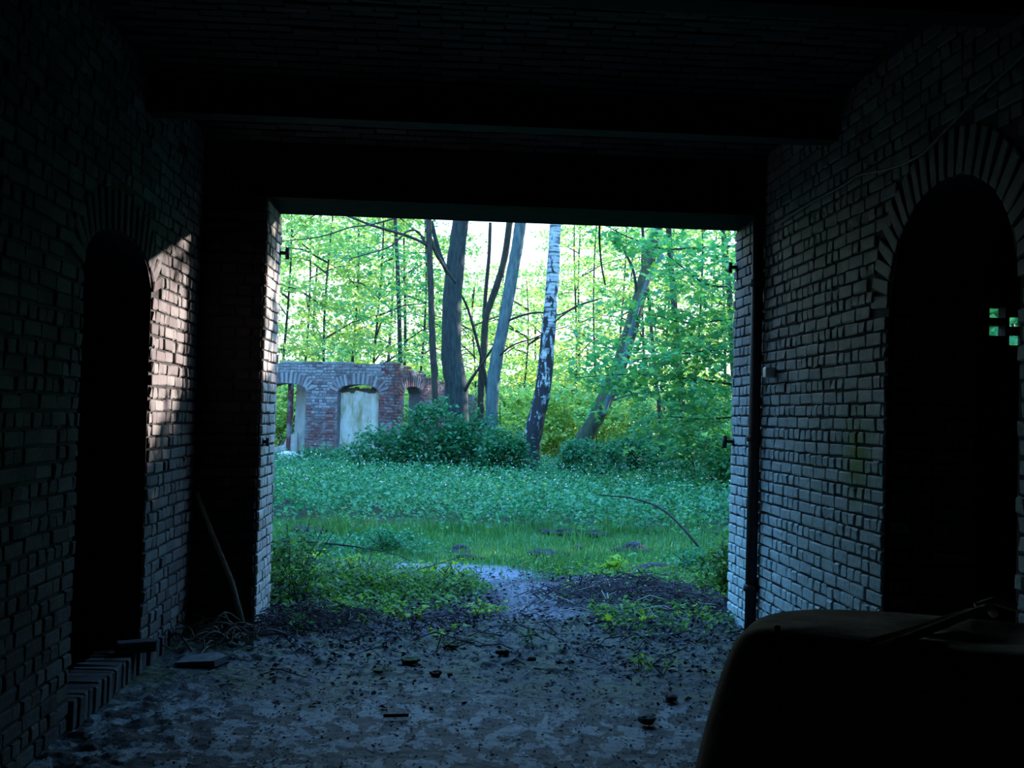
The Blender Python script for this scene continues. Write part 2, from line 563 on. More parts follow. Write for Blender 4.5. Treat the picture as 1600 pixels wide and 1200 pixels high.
# floor ------------------------------------------------------------
def grid_mesh(name, xs, ys, zf, m, cf=None, parent=None):
    X, Y = np.meshgrid(xs, ys)
    Z = zf(X, Y)
    V = np.stack([X.ravel(), Y.ravel(), Z.ravel()], 1)
    nx, ny = len(xs), len(ys)
    i = np.arange(nx - 1)[None, :] + nx * np.arange(ny - 1)[:, None]
    Fc = np.stack([i.ravel(), i.ravel() + 1, i.ravel() + nx + 1, i.ravel() + nx], 1)
    o = mesh(name, V, Fc, m, parent, True)
    if cf is not None:
        C = cf(X.ravel(), Y.ravel())
        at = o.data.color_attributes.new('cover', 'FLOAT_COLOR', 'POINT')
        at.data.foreach_set('color', np.hstack([C, np.ones((len(C), 1))]).ravel())
    return o
_ph = rng.uniform(0, 6.28, (24, 3)); _fr = rng.normal(0, 1, (24, 2))
def bumps(X, Y, f=1.0):
    s = 0
    for k in range(24):
        s = s + np.sin((_fr[k, 0] * X + _fr[k, 1] * Y) * f * (1 + k * .22) + _ph[k, 0]) / (1 + k * .25)
    return s / 6

def vnoise(X, Y, f, seed):
    g_ = np.random.default_rng(seed).uniform(-1, 1, (256, 256))
    x = X * f + 40; y = Y * f + 40
    i = np.floor(x).astype(int); j = np.floor(y).astype(int); u = x - i; v = y - j
    u = u * u * (3 - 2 * u); v = v * v * (3 - 2 * v)
    a = g_[i % 256, j % 256]; b_ = g_[(i + 1) % 256, j % 256]; c_ = g_[i % 256, (j + 1) % 256]; d_ = g_[(i + 1) % 256, (j + 1) % 256]
    return (a * (1 - u) + b_ * u) * (1 - v) + (c_ * (1 - u) + d_ * u) * v
def floor_z(X, Y):
    k = np.clip((Y - 6.3) / 1.3 + .35 * vnoise(X, Y, 1.2, 1), 0, 1)
    left = np.clip((-.9 - X) / .6, 0, 1)
    k = np.maximum(k, left * .8)
    r_ = np.maximum(0, vnoise(X, Y, 7, 2) * .6 + vnoise(X, Y, 15, 3) * .5) * .045 + vnoise(X, Y, 33, 4) * .006
    return .004 * vnoise(X, Y, 3, 5) + .003 * vnoise(X, Y, 30, 6) + r_ * k - .012
m, nt, out = mat('dirty_concrete')
p_ = pos(nt, (1, .62, 1))
n1 = noise(nt, p_, 7.5, 4, .6, .3)
n2 = noise(nt, p_, 38, 5, .75)
n3 = noise(nt, p_, 1.3, 3, .5)
msk = N(nt, 'ShaderNodeMath', operation='MULTIPLY_ADD'); nt.links.new(n2, msk.inputs[0]); msk.inputs[1].default_value = .16; nt.links.new(n1, msk.inputs[2])
sx = N(nt, 'ShaderNodeSeparateXYZ'); nt.links.new(pos(nt), sx.inputs[0])
pale = ramp(nt, msk.outputs[0], [(.585, 0.), (.61, 1.)])
bare = ramp(nt, n2, [(.3, (0.148, 0.177, 0.194)), (.6, (0.240, 0.278, 0.307)), (.8, (0.316, 0.352, 0.370))])
dirt = ramp(nt, n2, [(.35, (0.004, 0.004, 0.005)), (.55, (0.009, 0.010, 0.014)), (.72, (0.025, 0.028, 0.036))])
c = mixc(nt, pale, dirt, bare)
# moss and fine litter take over towards the doorway
lit = N(nt, 'ShaderNodeMath', operation='MULTIPLY_ADD'); nt.links.new(n3, lit.inputs[0]); lit.inputs[1].default_value = 2.2; nt.links.new(sx.outputs[1], lit.inputs[2])
lm = N(nt, 'ShaderNodeMapRange'); lm.inputs[1].default_value = 7.2; lm.inputs[2].default_value = 7.9; nt.links.new(lit.outputs[0], lm.inputs[0])
litc = ramp(nt, n2, [(.34, (.008, .009, .009)), (.5, (.026, .030, .030)), (.66, (.075, .085, .095))])
mossm = ramp(nt, noise(nt, p_, 3.1, 4, .7, .4), [(.45, 0.), (.55, .9)])
litc = mixc(nt, mossm, litc, ramp(nt, n2, [(.35, (.012, .016, .004)), (.65, (.075, .095, .025))]))
c = mixc(nt, lm.outputs[0], c, litc)
finish(nt, out, c, .75, msk.outputs[0], .8, .03, .35)
M['dirty_concrete'] = m
floor = grid_mesh('floor', np.linspace(XL - .4, XR + .4, 330), np.concatenate([np.linspace(YB, 4.6, 30), np.linspace(4.62, YF1 - .1, 420)]),
                  floor_z, M['dirty_concrete'])
tag(floor, 'dirty concrete floor with pale worn patches and dark debris', None, None, 'structure')

# front wall --------------------------------------------------------
b = MB()
b.box(-7, OX0, YF0, YF1, -.3, 4.3)
b.box(OX1, 4.02, YF0, YF1, -.3, 4.3)
VX0, VX1, VZ0, VZ1 = 4.02, 4.80, 2.05, 2.62          # bay with the vent bricks
b.box(VX0, VX1, YF0, YF1, -.3, VZ0)
b.box(VX0, VX1, YF0, YF1, VZ1, 4.3)
b.box(VX1, 8, YF0, YF1, -.3, 4.3)
b.box(OX0, OX1, YF0, YF1, LZ + .42, 4.3)
wf = b.build('wall_front', M['mortar'])
tag(wf, 'thick brick front wall of the shed around the wide doorway', None, None, 'structure')
lb = MB().box(OX0 - .2, OX1 + .2, YF0 - .03, YF1 + .02, LZ, LZ + .42)
lb.box(OX0 - .2, OX1 + .2, YF0 - .055, YF0 - .03, LZ - .012, LZ + .05)
lint = lb.build('lintel', M['concrete_lintel'])
tag(lint, 'dark straight lintel beam over the wide doorway', None, None, 'structure')
# vent bay: half-brick honeycomb
h4 = [P(1555, 489, 8.9), P(1586, 503, 8.9), P(1555, 517, 8.9), P(1587, 532, 8.9)]
wr = .125
def vent_skip(s, z):
    return False
vb = MB()
xs_ = sorted([VX0, VX1] + [v for q in h4[:2] for v in (q.x - .065, q.x + .065)])
cols = [(xs_[i], xs_[i + 1]) for i in range(len(xs_) - 1)]
for (a, c_) in cols:
    mid = (a + c_) / 2
    hs = sorted([(q.z - .042, q.z + .042) for q in h4 if abs(q.x - mid) < .06])
    z = VZ0
    for (za, zb) in hs:
        vb.box(a, c_, 8.86, 8.98, z, za); z = zb
    vb.box(a, c_, 8.86, 8.98, z, VZ1)
vent = vb.build('trim_vent', M['mortar'])
tag(vent, 'honeycomb brick vent with four small open holes in the dark side room', None, None, 'structure')
br = bond((0, YF0, 0), (1, 0, 0), (0, -1, 0), OX0, 0, 3.5, u0=-2.3, seed=3, depth=.05)
br = [t for t in br if t[0].x > XL - .02]
place_bricks(br, wf, M['brick_front'], 120)
# reveals (their bricks carry on round the jambs)
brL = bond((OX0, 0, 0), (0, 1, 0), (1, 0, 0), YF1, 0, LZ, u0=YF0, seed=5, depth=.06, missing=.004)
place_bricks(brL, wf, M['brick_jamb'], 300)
brR = bond((OX1, 0, 0), (0, 1, 0), (-1, 0, 0), YF1, 0, LZ, u0=YF0 + .03, seed=6, depth=.06)
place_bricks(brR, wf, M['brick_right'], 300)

# right wall --------------------------------------------------------
wr_ = slab_with_arch(XR, XR + .5, YB, YF0, -.1, 4.2, DOOR).build('wall_right', M['mortar'])
tag(wr_, 'limewashed brick side wall with an arched doorway, right of the opening', None, None, 'structure')
hole_r = (DOOR[0] - .235, DOOR[1] + .235, -.1, DOOR[3], DOOR[4] + .235)
door_gap = (DOOR[0], DOOR[1], -.1, DOOR[3], DOOR[4])
def in_ring(s, z):
    return z > DOOR[3] and in_arch(s, z, hole_r)
brs = bond((XR, 0, 0), (0, 1, 0), (-1, 0, 0), YF0 - .02, 0, 3.62, [door_gap], u0=3.2, skip=in_ring, seed=8, depth=.06)
ar = arch_bricks((XR, 0, 0), (0, 1, 0), (-1, 0, 0), door_gap, .23, .06)
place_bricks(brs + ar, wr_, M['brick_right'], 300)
# bricks of the far reveal of that doorway
place_bricks(bond((0, DOOR[1], 0), (1, 0, 0), (0, -1, 0), XR + .5, 0, 2.3, u0=XR + .02, seed=81, depth=.04), wr_, M['brick_left'], 100)

# left wall ---------------------------------------------------------
wl_ = slab_with_arch(XL - .5, XL, YB, YF0, -.1, 4.2, NICHE).build('wall_left', M['mortar'])
tag(wl_, 'sooty brick side wall with a dark arched recess, left of the opening', None, None, 'structure')
ring_l = (NICHE[0] - .235, NICHE[1] + .235, -.1, NICHE[3], NICHE[4] + .235)
bls = bond((XL, 0, 0), (0, 1, 0), (1, 0, 0), YF0 - .01, 0, 3.62, [NICHE], u0=3.3, skip=lambda s, z: z > NICHE[3] and in_arch(s, z, ring_l), seed=9, depth=.06, jit=1.5, missing=.004)
al = arch_bricks((XL, 0, 0), (0, 1, 0), (1, 0, 0), NICHE, .23, .06)
place_bricks([t for t in bls if t[0].y < NICHE[1]] + al, wl_, M['brick_left'], 200)
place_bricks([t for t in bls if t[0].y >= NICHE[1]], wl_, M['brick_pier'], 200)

# side rooms, back wall, roof over everything ----------------------
b = MB()
b.box(XL - 3.2, XL - 3.0, YB, YF0, -.1, 4.2)
b.box(XL - 3.2, XL - .5, 2.0, 2.2, -.1, 4.2)
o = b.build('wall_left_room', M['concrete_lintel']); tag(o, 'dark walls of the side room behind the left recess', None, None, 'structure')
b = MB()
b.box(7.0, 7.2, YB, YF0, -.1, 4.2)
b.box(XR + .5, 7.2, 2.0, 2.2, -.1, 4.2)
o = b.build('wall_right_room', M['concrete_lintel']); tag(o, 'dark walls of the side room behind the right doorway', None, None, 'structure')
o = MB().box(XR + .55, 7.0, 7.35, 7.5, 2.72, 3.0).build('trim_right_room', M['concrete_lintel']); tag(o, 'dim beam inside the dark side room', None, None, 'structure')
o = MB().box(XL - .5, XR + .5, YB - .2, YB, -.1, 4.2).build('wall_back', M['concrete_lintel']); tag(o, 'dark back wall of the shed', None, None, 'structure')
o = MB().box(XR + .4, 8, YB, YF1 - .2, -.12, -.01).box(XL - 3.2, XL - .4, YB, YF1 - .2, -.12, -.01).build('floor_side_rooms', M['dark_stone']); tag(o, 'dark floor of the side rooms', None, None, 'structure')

# vaulted ceiling ----------------------------------------------------
BY = [YF0, 6.9, 4.7, 2.5, .3, -1.9, YB]
def vault_z(y):
    for a, c_ in zip(BY[1:], BY[:-1]):
        if a <= y <= c_ + 1e-6:
            t = (y - a) / (c_ - a)
            return ZC + .16 * math.sin(math.pi * t)
    return ZC
b = MB()
ys = []
for a, c_ in zip(BY[:-1], BY[1:]):
    ys += [a + (c_ - a) * i / 10 for i in range(10)]
ys.append(BY[-1])
for y0, y1 in zip(ys[:-1], ys[1:]):
    za, zb = vault_z(y0), vault_z(y1)
    V = [(x, y, z) for (y, zz) in ((y0, za), (y1, zb)) for z in (zz + .012, 4.3) for x in (XL - .3, XR + .3)]
    b.add(V, [(0, 1, 3, 2), (4, 6, 7, 5), (0, 4, 5, 1), (2, 3, 7, 6), (0, 2, 6, 4), (1, 5, 7, 3)])
b.box(XL - 3.4, XL - .3, YB - .2, YF1, 4.0, 4.3)
b.box(XR + .3, 8, YB - .2, YF1, 4.0, 4.3)
ceil = b.build('ceiling', M['mortar'])
tag(ceil, 'dark shallow brick vaults between steel beams', None, None, 'structure')
vbr = []
for (ya, yb) in ((6.9, YF0), (4.7, 6.9)):
    k = int((yb - ya - .1) / COURSE)
    for i in range(k):
        y = ya + .05 + (i + .5) * (yb - ya - .1) / k
        t = (y - ya) / (yb - ya)
        sl = .16 * math.pi / (yb - ya) * math.cos(math.pi * t)
        w = Vector((0, 1, sl)).normalized()
        n = Vector((0, sl, -1)).normalized()
        x = XL + (.115 if i % 2 else 0)
        while x < XR - .1:
            L = .23
            vbr.append((Vector((x + L / 2, y, vault_z(y) + .02 + random.gauss(0, .003))), Vector((1, 0, 0)), n, w, (L - .011, .05, .066)))
            x += L
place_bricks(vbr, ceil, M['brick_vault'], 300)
for i, y in enumerate(BY[1:-1]):
    bb = MB()
    bb.box(XL - .1, XR + .1, y - .08, y + .08, ZC - .20, ZC - .182)
    bb.box(XL - .1, XR + .1, y - .006, y + .006, ZC - .182, ZC + .15)
    bb.box(XL - .1, XR + .1, y - .08, y + .08, ZC + .0, ZC + .02)
    if i == 0:
        bb.box(XL - .1, XR + .1, y - .05, y + .05, ZC - .19, ZC + .1)
    o = bb.build('beam', M['steel_beam'])
    tag(o, 'dark steel ceiling beam nearest the doorway' if i == 0 else 'dark steel ceiling beam further inside the shed', None, None, 'structure')

# ------------------------------------------------------------------ fittings
def put(name, b, m, label, cat, origin, group=None, smooth=False):
    o = mesh_origin(name, b.V, b.F, m, origin, None, smooth)
    return tag(o, label, cat, group)
# down pipe
pipe = empty('iron_pipe', (XR - .06, YF0 - .08, 0), 'dark upright iron pipe running down the right corner of the doorway', 'pipe')
MB().tube([(XR - .06, YF0 - .08, 0), (XR - .06, YF0 - .08, 1.6), (XR - .06, YF0 - .08, 3.5)], .042, 14).build('pipe_shaft', M['black_iron'], pipe, True)
for z in (.35, 1.45, 2.6):
    MB().tube([(XR - .06, YF0 - .08, z), (XR - .06, YF0 - .08, z + .05)], .055, 14).build('pipe_collar', M['black_iron'], pipe, True)
jp = PX(1196, 583, XR - .05)
jb = MB().box(jp.x - .045, jp.x + .03, jp.y - .16, jp.y - .08, jp.z - .038, jp.z + .038)
o = put('junction_box', jb, M['white_plastic'], 'small white junction box fixed to the dark pipe', 'junction box', (jp.x, jp.y - .12, jp.z - .038))
bv = o.modifiers.new('bevel', 'BEVEL'); bv.width = .012; bv.segments = 3
# cable
cp = [(1214, 352), (1262, 320), (1318, 290), (1342, 274), (1392, 263), (1440, 241), (1476, 205), (1530, 150), (1590, 95), (1660, 30)]
cpts = smooth_path([PX(x, y, XR - .035) for x, y in cp], 6)
put('wall_cable', MB().tube(cpts, .007, 6), M['grey_cable'], 'thin pale cable sagging across the upper right brick wall', 'cable', cpts[0], None, True)
# hinge pins
def pintle(X, Y, z, s, label, big=1.0, drop=True):
    r = empty('hinge_pin', (X, Y, z), label, 'hinge', None)
    MB().box(min(X - .02 * s, X + .10 * s * big), max(X - .02 * s, X + .10 * s * big), Y - .02, Y + .02, z - .012, z + .012).build('strap', M['black_iron'], r)
    MB().tube([(X + .09 * s * big, Y, z - .06 * big), (X + .09 * s * big, Y, z + .05 * big)], .020 * big, 10).build('pin', M['black_iron'], r, True)
    if drop:
        MB().tube([(X + .02 * s, Y, z), (X - .015 * s, Y, z)], .035, 8).build('collar', M['black_iron'], r, True)
    return r
q = P(437, 395, 9.12)
pintle(OX0, 9.12, q.z, 1, 'black iron hinge pin high on the sunlit left jamb', .8)
q = P(409, 690, 8.55)
pintle(OX0, 8.55, q.z, 1, 'black iron hinge pin low on the left jamb', .55)
q = P(1153, 418, 9.12)
pintle(OX1, 9.12, q.z, -1, 'black iron hinge pin high on the right jamb', .75)
q = P(1150, 690, 9.12)
pintle(OX1, 9.12, q.z, -1, 'black iron hinge pin low on the right jamb with a strap', .9)
# brick threshold in the recess
curb = empty('brick_curb', (XL, 5.6, 0), 'low curb of bricks on edge along the foot of the left recess', 'curb')
y = 5.80
while y < 7.95:
    hgt = .15 + random.gauss(0, .003) - (0.03 if y > 7.3 else 0)
    c_ = Vector((XL - .085 + random.gauss(0, .006), y + .035, hgt / 2 - .01))
    me, sd = brick_mesh('s', M['brick_left'])
    o = bpy.data.objects.new('brick', me); col.objects.link(o); o.parent = curb
    Rm = Matrix(((1, 0, 0), (0, 0, -1), (0, 1, 0))).to_4x4()
    o.matrix_basis = parent_mw(curb).inverted() @ Matrix.Translation(c_) @ Rm @ Matrix.Diagonal((.24 / sd[0], hgt / sd[1], .068 / sd[2], 1))
    y += .08
# loose bricks
def loose_brick(p, rz, label, tilt=0, m='brick_left'):
    me, sd = brick_mesh('s', M[m])
    o = bpy.data.objects.new('loose_brick', me); col.objects.link(o)
    o.location = p; o.rotation_euler = (tilt, 0, rz)
    tag(o, label, 'brick')
q = G(214, 1020, .14)
loose_brick((XL + .03, q.y, .175), .5, 'loose brick lying on the low curb below the recess')
q = G(310, 1036); q.x += .02
sl = MB()
sl.add([(q.x - .16, q.y - .07, .0), (q.x + .10, q.y - .10, .0), (q.x + .16, q.y + .02, .0), (q.x + .07, q.y + .12, .0), (q.x - .13, q.y + .10, .0),
        (q.x - .15, q.y - .065, .015), (q.x + .09, q.y - .09, .035), (q.x + .15, q.y + .02, .045), (q.x + .07, q.y + .11, .05), (q.x - .12, q.y + .09, .025)],
       [(4, 3, 2, 1, 0), (5, 6, 7, 8, 9), (0, 1, 6, 5), (1, 2, 7, 6), (2, 3, 8, 7), (3, 4, 9, 8), (4, 0, 5, 9)])
put('stone_slab', sl, M['grey_slab'], 'flat broken grey slab on the floor by the left curb', 'slab', (q.x, q.y, 0))
# leaning pole
a = G(381, 985); b_ = Vector((-1.72, 8.38, .98))
a = Vector((a.x, a.y, 0.01))
mid = a.lerp(P(350, 890, 8.32), 1.0)
put('leaning_pole', MB().tube([a, a.lerp(b_, .35) + Vector((.03, 0, 0)), a.lerp(b_, .7) + Vector((.01, 0, 0)), b_], [.022, .02, .018, .015], 9, True, .08), M['weathered_wood'],
    'pale weathered pole leaning into the dark left corner', 'pole', a, None, True)
# fibrous root heap in the corner
hb = MB()
rr = random.Random(3)
hc = G(335, 1003)
for i in range(60):
    p0 = hc + Vector((rr.gauss(0, .16), rr.gauss(0, .16), .01 + abs(rr.gauss(0, .02))))
    an = rr.uniform(0, 6.28); L = rr.uniform(.12, .4)
    p1 = p0 + Vector((math.cos(an) * L * .5, math.sin(an) * L * .5, rr.uniform(.02, .12)))
    p2 = p0 + Vector((math.cos(an) * L, math.sin(an) * L, rr.uniform(0.0, .04)))
    hb.tube(smooth_path([p0, p1, p2], 3), rr.uniform(.003, .009), 4)
o = put('root_heap', hb, M['fibre_brown'], 'heap of brown roots and fibres in the left floor corner', 'debris', (hc.x, hc.y, 0))
o['kind'] = 'stuff'
# stones and clods
def rock(p, s, m, label, cat, seed, name='stone', flat=.8, sub=2, jit=.16, group=None):
    bm = bmesh.new()
    bmesh.ops.create_icosphere(bm, subdivisions=sub, radius=1)
    r2 = random.Random(seed)
    ph = [r2.uniform(0, 6) for _ in range(6)]
    for v in bm.verts:
        c = v.co
        f = 1 + jit * (math.sin(c.x * 3 + ph[0]) + math.sin(c.y * 4 + ph[1]) + math.sin(c.z * 5 + ph[2])) + r2.uniform(-.09, .09)
        v.co = Vector((c.x * f * s[0], c.y * f * s[1], max(c.z * f, -.55) * s[2] * flat))
    zmin = min(v.co.z for v in bm.verts)
    me = bpy.data.meshes.new(name)
    for v in bm.verts: v.co.z -= zmin
    bm.to_mesh(me); bm.free()
    me.materials.append(m)
    o = bpy.data.objects.new(name, me)
    o.location = p
    col.objects.link(o)
    tag(o, label, cat, group)
    return o
q = G(1048, 1094); rock((q.x, q.y, -.005), (.045, .035, .032), M['dark_stone'], 'dark stone on the floor, further of the two left of the canvas box', 'stone', 1)
q = G(1010, 1130); rock((q.x, q.y, -.005), (.045, .035, .04), M['dark_stone'], 'dark stone on the floor, nearer of the two left of the canvas box', 'stone', 2)
mossl = [((784, 1022), (.11, .07, .05), 'largest moss clod in the middle of the earthy floor'), ((830, 1033), (.09, .05, .04), 'oval brown moss clod right of the largest one'),
         ((680, 1053), (.07, .05, .04), 'small dark clod at the near edge of the moss'), ((640, 1035), (.12, .08, .05), 'dark moss clod left of the middle of the floor'),
         ((600, 1048), (.14, .09, .045), 'broad low dark moss clod on the left part of the floor'), ((705, 1012), (.13, .07, .05), 'dark moss clod behind the small one')]
for i, ((x, y), s, lab) in enumerate(mossl):
    q = G(x, y); rock((q.x, q.y, -.012), (s[0] * .42, s[1] * .6, s[2] * .75), M['moss_brown' if i < 3 else 'moss_dark'], lab, 'clod', 20 + i, 'moss_clod', .8, 3, .2)
q = G(617, 1122)
put('wood_chip', MB().tube([q + Vector((-.06, 0, .012)), q + Vector((.07, .02, .012))], .010, 6), M['twig_brown'], 'small dark wood chip on the pale floor patch', 'stick', q)
for k, (a_, b2, lab) in enumerate([((528, 1003), (538, 982), 'short pale straw standing up from the litter on the left'), ((681, 1020), (690, 992), 'pale broken straw upright in the litter at mid floor')]):
    q0 = G(*a_); q1 = P(b2[0], b2[1], q0.y + .02)
    put('straw', MB().tube([q0, q1], .006, 5), M['twig_pale'], lab, 'straw', q0)

# ------------------------------------------------------------------ canvas-covered box
bx = empty('canvas_box', (.0, 0, 0), 'large dark box under a brown canvas cover with rounded corners', 'covered box')
FL = Vector((.77, 3.0, 0)); ang = -R(25)
bx.location = (FL.x, FL.y, 0); bx.rotation_euler = (0, 0, ang)
def canvas_shell():
    # local: x along front edge, y back; rounded slab with flaring sides
    Lx, Ly, Hh = 1.15, .62, 1.055
    def rrect(off, z, rad=.10, n=7, cx=None):
        pts = []
        x0, x1, y0, y1 = -off, Lx + off, -off, Ly + off
        r_ = rad + off
        for (cx_, cy_, a0, r_) in ((x1 - r_, y1 - r_, 0, r_), (x0 + .30, y1 - .30, 90, .30), (x0 + r_, y0 + r_, 180, r_), (x1 - r_, y0 + r_, 270, r_)):
            for i in range(n):
                t = R(a0 + 90 * i / (n - 1))
                pts.append((cx_ + r_ * math.cos(t), cy_ + r_ * math.sin(t), z))
        return pts
    prof = [(.20, .02), (.16, .3), (.12, .55), (.07, .8), (.03, .93), (.0, Hh - .05), (-.018, Hh - .025), (-.05, Hh - .006)]
    rings = []
    # densify the straight runs
    for off, z in prof:
        p = rrect(off, z)
        d = []
        for i in range(len(p)):
            a_, c_ = Vector(p[i]), Vector(p[(i + 1) % len(p)])
            k = 6 if i % 7 == 6 else 1
            for j in range(k):
                d.append(a_.lerp(c_, j / k))
        rings.append(d)
    V = []; Fc = []
    n = len(rings[0])
    for ri, r_ in enumerate(rings):
        V += [tuple(v) for v in r_]
    for i in range(len(rings) - 1):
        for j in range(n):
            a_, b2 = i * n + j, i * n + (j + 1) % n
            Fc.append((a_, b2, b2 + n, a_ + n))
    base = (len(rings) - 1) * n
    cen = Vector((Lx / 2, Ly / 2, Hh))
    last = rings[-1]
    prev = base
    for f in (.8, .6, .4, .2):
        k = len(V)
        for v in last:
            q = cen.lerp(v, f)
            q.z = Hh - .004 + .020 * math.sin(q.x * 5 + q.y * 6) * (1 - f) + .012 * math.sin(q.x * 13 - q.y * 9) * (1 - f)
            V.append(tuple(q))
        for j in range(n):
            Fc.append((prev + j, prev + (j + 1) % n, k + (j + 1) % n, k + j))
        prev = k
    V.append((cen.x, cen.y, Hh))
    for j in range(n):
        Fc.append((prev + j, prev + (j + 1) % n, len(V) - 1))
    # wrinkles
    out = []
    for x, y_, z in V:
        wz = .006 * math.sin(x * 19 + z * 11) + .005 * math.sin(x * 31 - z * 7 + y_ * 20)
        out.append((x, y_ + wz, z))
    return out, Fc
V, Fc = canvas_shell()
o = mesh('canvas_cover', V, Fc, M['brown_canvas'], bx, True, False)
ss = o.modifiers.new('sub', 'SUBSURF'); ss.levels = 1; ss.render_levels = 2
sm = MB().tube(smooth_path([(.42, -.0, 1.058), (.50, .2, 1.068), (.58, .4, 1.078), (.64, .60, 1.075), (.66, .66, 1.05)], 6), .012, 7)
mesh('seam', sm.V, sm.F, M['brown_canvas'], bx, True, False)
sm = MB().tube(smooth_path([(.36, -.0, 1.056), (.45, .2, 1.062), (.53, .4, 1.068), (.60, .60, 1.065)], 6), .008, 7)
mesh('seam', sm.V, sm.F, M['brown_canvas'], bx, True, False)
sm = MB().tube([(.61, .60, 1.075), (.66, .62, 1.095), (.72, .62, 1.08)], .014, 7)
mesh('strap_end', sm.V, sm.F, M['brown_canvas'], bx, True, False)
for (x_, y_) in ((.12, .05), (.46, .12)):
    sm = MB().tube([(x_, y_, 1.045), (x_, y_, 1.066)], .009, 10)
    mesh('stud', sm.V, sm.F, M['black_iron'], bx, True, False)

#@@OUTSIDE
# ------------------------------------------------------------------ ground outside
m, nt, out = mat('ground_cover')
at = N(nt, 'ShaderNodeAttribute', attribute_name='cover')
n1 = noise(nt, pos(nt), 16, 6, .75)
n2 = noise(nt, pos(nt), 55, 4, .7)
c = mixc(nt, 1.0, at.outputs[0], ramp(nt, n1, [(.32, .35), (.5, .9), (.68, 1.5)]), 'MULTIPLY')
c = mixc(nt, 1.0, c, ramp(nt, n2, [(.35, .55), (.62, 1.45)]), 'MULTIPLY')
finish(nt, out, c, .9, n1, .8, .04, .2)
M['ground_cover'] = m
def gz(X, Y):
    X = np.asarray(X, float); Y = np.asarray(Y, float)
    a = np.clip((Y - 9.0) / 3, 0, 1)
    z = a * .035 * bumps(X * .8, Y * .8, 1.2)
    # low bank of litter and brush on either side of the path
    z = z + .08 * np.exp(-((X - 1.75) / .75) ** 2 - ((Y - 10.7) / .55) ** 2)
    z = z + .09 * np.exp(-((X + 1.1) / .7) ** 2 - ((Y - 9.9) / .5) ** 2)
    z = z + .10 * np.clip((Y - 13.8) / 2.0, 0, 1)
    return z
def sm(x): return np.clip(x, 0, 1) ** 2 * (3 - 2 * np.clip(x, 0, 1))
def ell(X, Y, cx, cy, rx, ry):
    d = np.sqrt(((X - cx) / rx) ** 2 + ((Y - cy) / ry) ** 2) + .22 * bumps(X * 3, Y * 3, 2)
    return sm((1.25 - d) / .5)[:, None]
def cover(X, Y):
    soil = np.array((0.060, 0.054, 0.068)); gravel = np.array((.22, .225, .29)); path = np.array((0.152, 0.152, 0.184))
    grass = np.array((.05, .15, .05)); moss = np.array((.07, .075, .03)); dark = np.array((.02, .03, .02))
    C = np.tile(soil, (len(X), 1)).astype(float)
    def over(C, m_, c): return C * (1 - m_) + c * m_
    C = over(C, sm((Y - 10.9) / .7)[:, None], grass)
    C = over(C, ell(X, Y, .25, 11.6, .7, .55), gravel)
    C = over(C, ell(X, Y, -.9, 12.1, 1.6, .35), gravel)
    px = .35 + .28 * np.sin((Y - 8.4) * 1.1)
    C = over(C, (sm((.42 - np.abs(X - px - .3)) / .25) * sm((11.3 - Y) / .6))[:, None], path)
    C = over(C, sm((Y - 15) / 2)[:, None], dark)
    return C
xs = np.concatenate([np.linspace(-30, -5, 14), np.linspace(-4.8, 6, 190), np.linspace(6.6, 32, 20)])
ys = np.concatenate([np.linspace(YF1 - .6, 15, 156), np.linspace(15.3, 36, 40), np.linspace(38, 110, 16)])
g = grid_mesh('ground', xs, ys, lambda X, Y: gz(X, Y) - .006 - .04 * np.clip((9.1 - Y) / .3, 0, 1), M['ground_cover'], cover)
tag(g, 'forest ground with a pale gravel patch, litter and grass', None, None, 'structure')

# ------------------------------------------------------------------ leaves
def leaf_arrays(C, size, up_tilt=.7, r=rng, fold=.12, width=.62, droop=.15):
    """C: Nx3 base points -> rhombic leaves folded on the midrib, 2 triangles each"""
    n = len(C)
    az = r.uniform(0, 2 * np.pi, n)
    tilt = r.normal(0, up_tilt, (n, 2))
    nrm = np.stack([tilt[:, 0], tilt[:, 1], np.ones(n)], 1)
    nrm /= np.linalg.norm(nrm, axis=1)[:, None]
    d = np.stack([np.cos(az), np.sin(az), np.zeros(n)], 1)
    d -= nrm * np.sum(d * nrm, 1)[:, None]
    d /= np.linalg.norm(d, axis=1)[:, None]
    s = np.cross(nrm, d)
    L = size * r.uniform(.65, 1.3, n)[:, None]
    base = C
    tip = C + d * L - np.array((0, 0, 1)) * L * droop
    a = C + d * L * .45 + s * L * width * .5 + nrm * L * fold
    b = C + d * L * .45 - s * L * width * .5 + nrm * L * fold
    V = np.stack([base, a, tip, b], 1).reshape(-1, 3)
    k = np.arange(n)[:, None] * 4
    T = np.concatenate([k + [[0, 2, 1]], k + [[0, 3, 2]]], 1).reshape(-1, 3)
    return V, T
MAPLE = np.array([(0, 0), (.18, .10), (.50, .02), (.36, .30), (.58, .52), (.26, .55), (0, 1.0), (-.26, .55), (-.58, .52), (-.36, .30), (-.50, .02), (-.18, .10)])
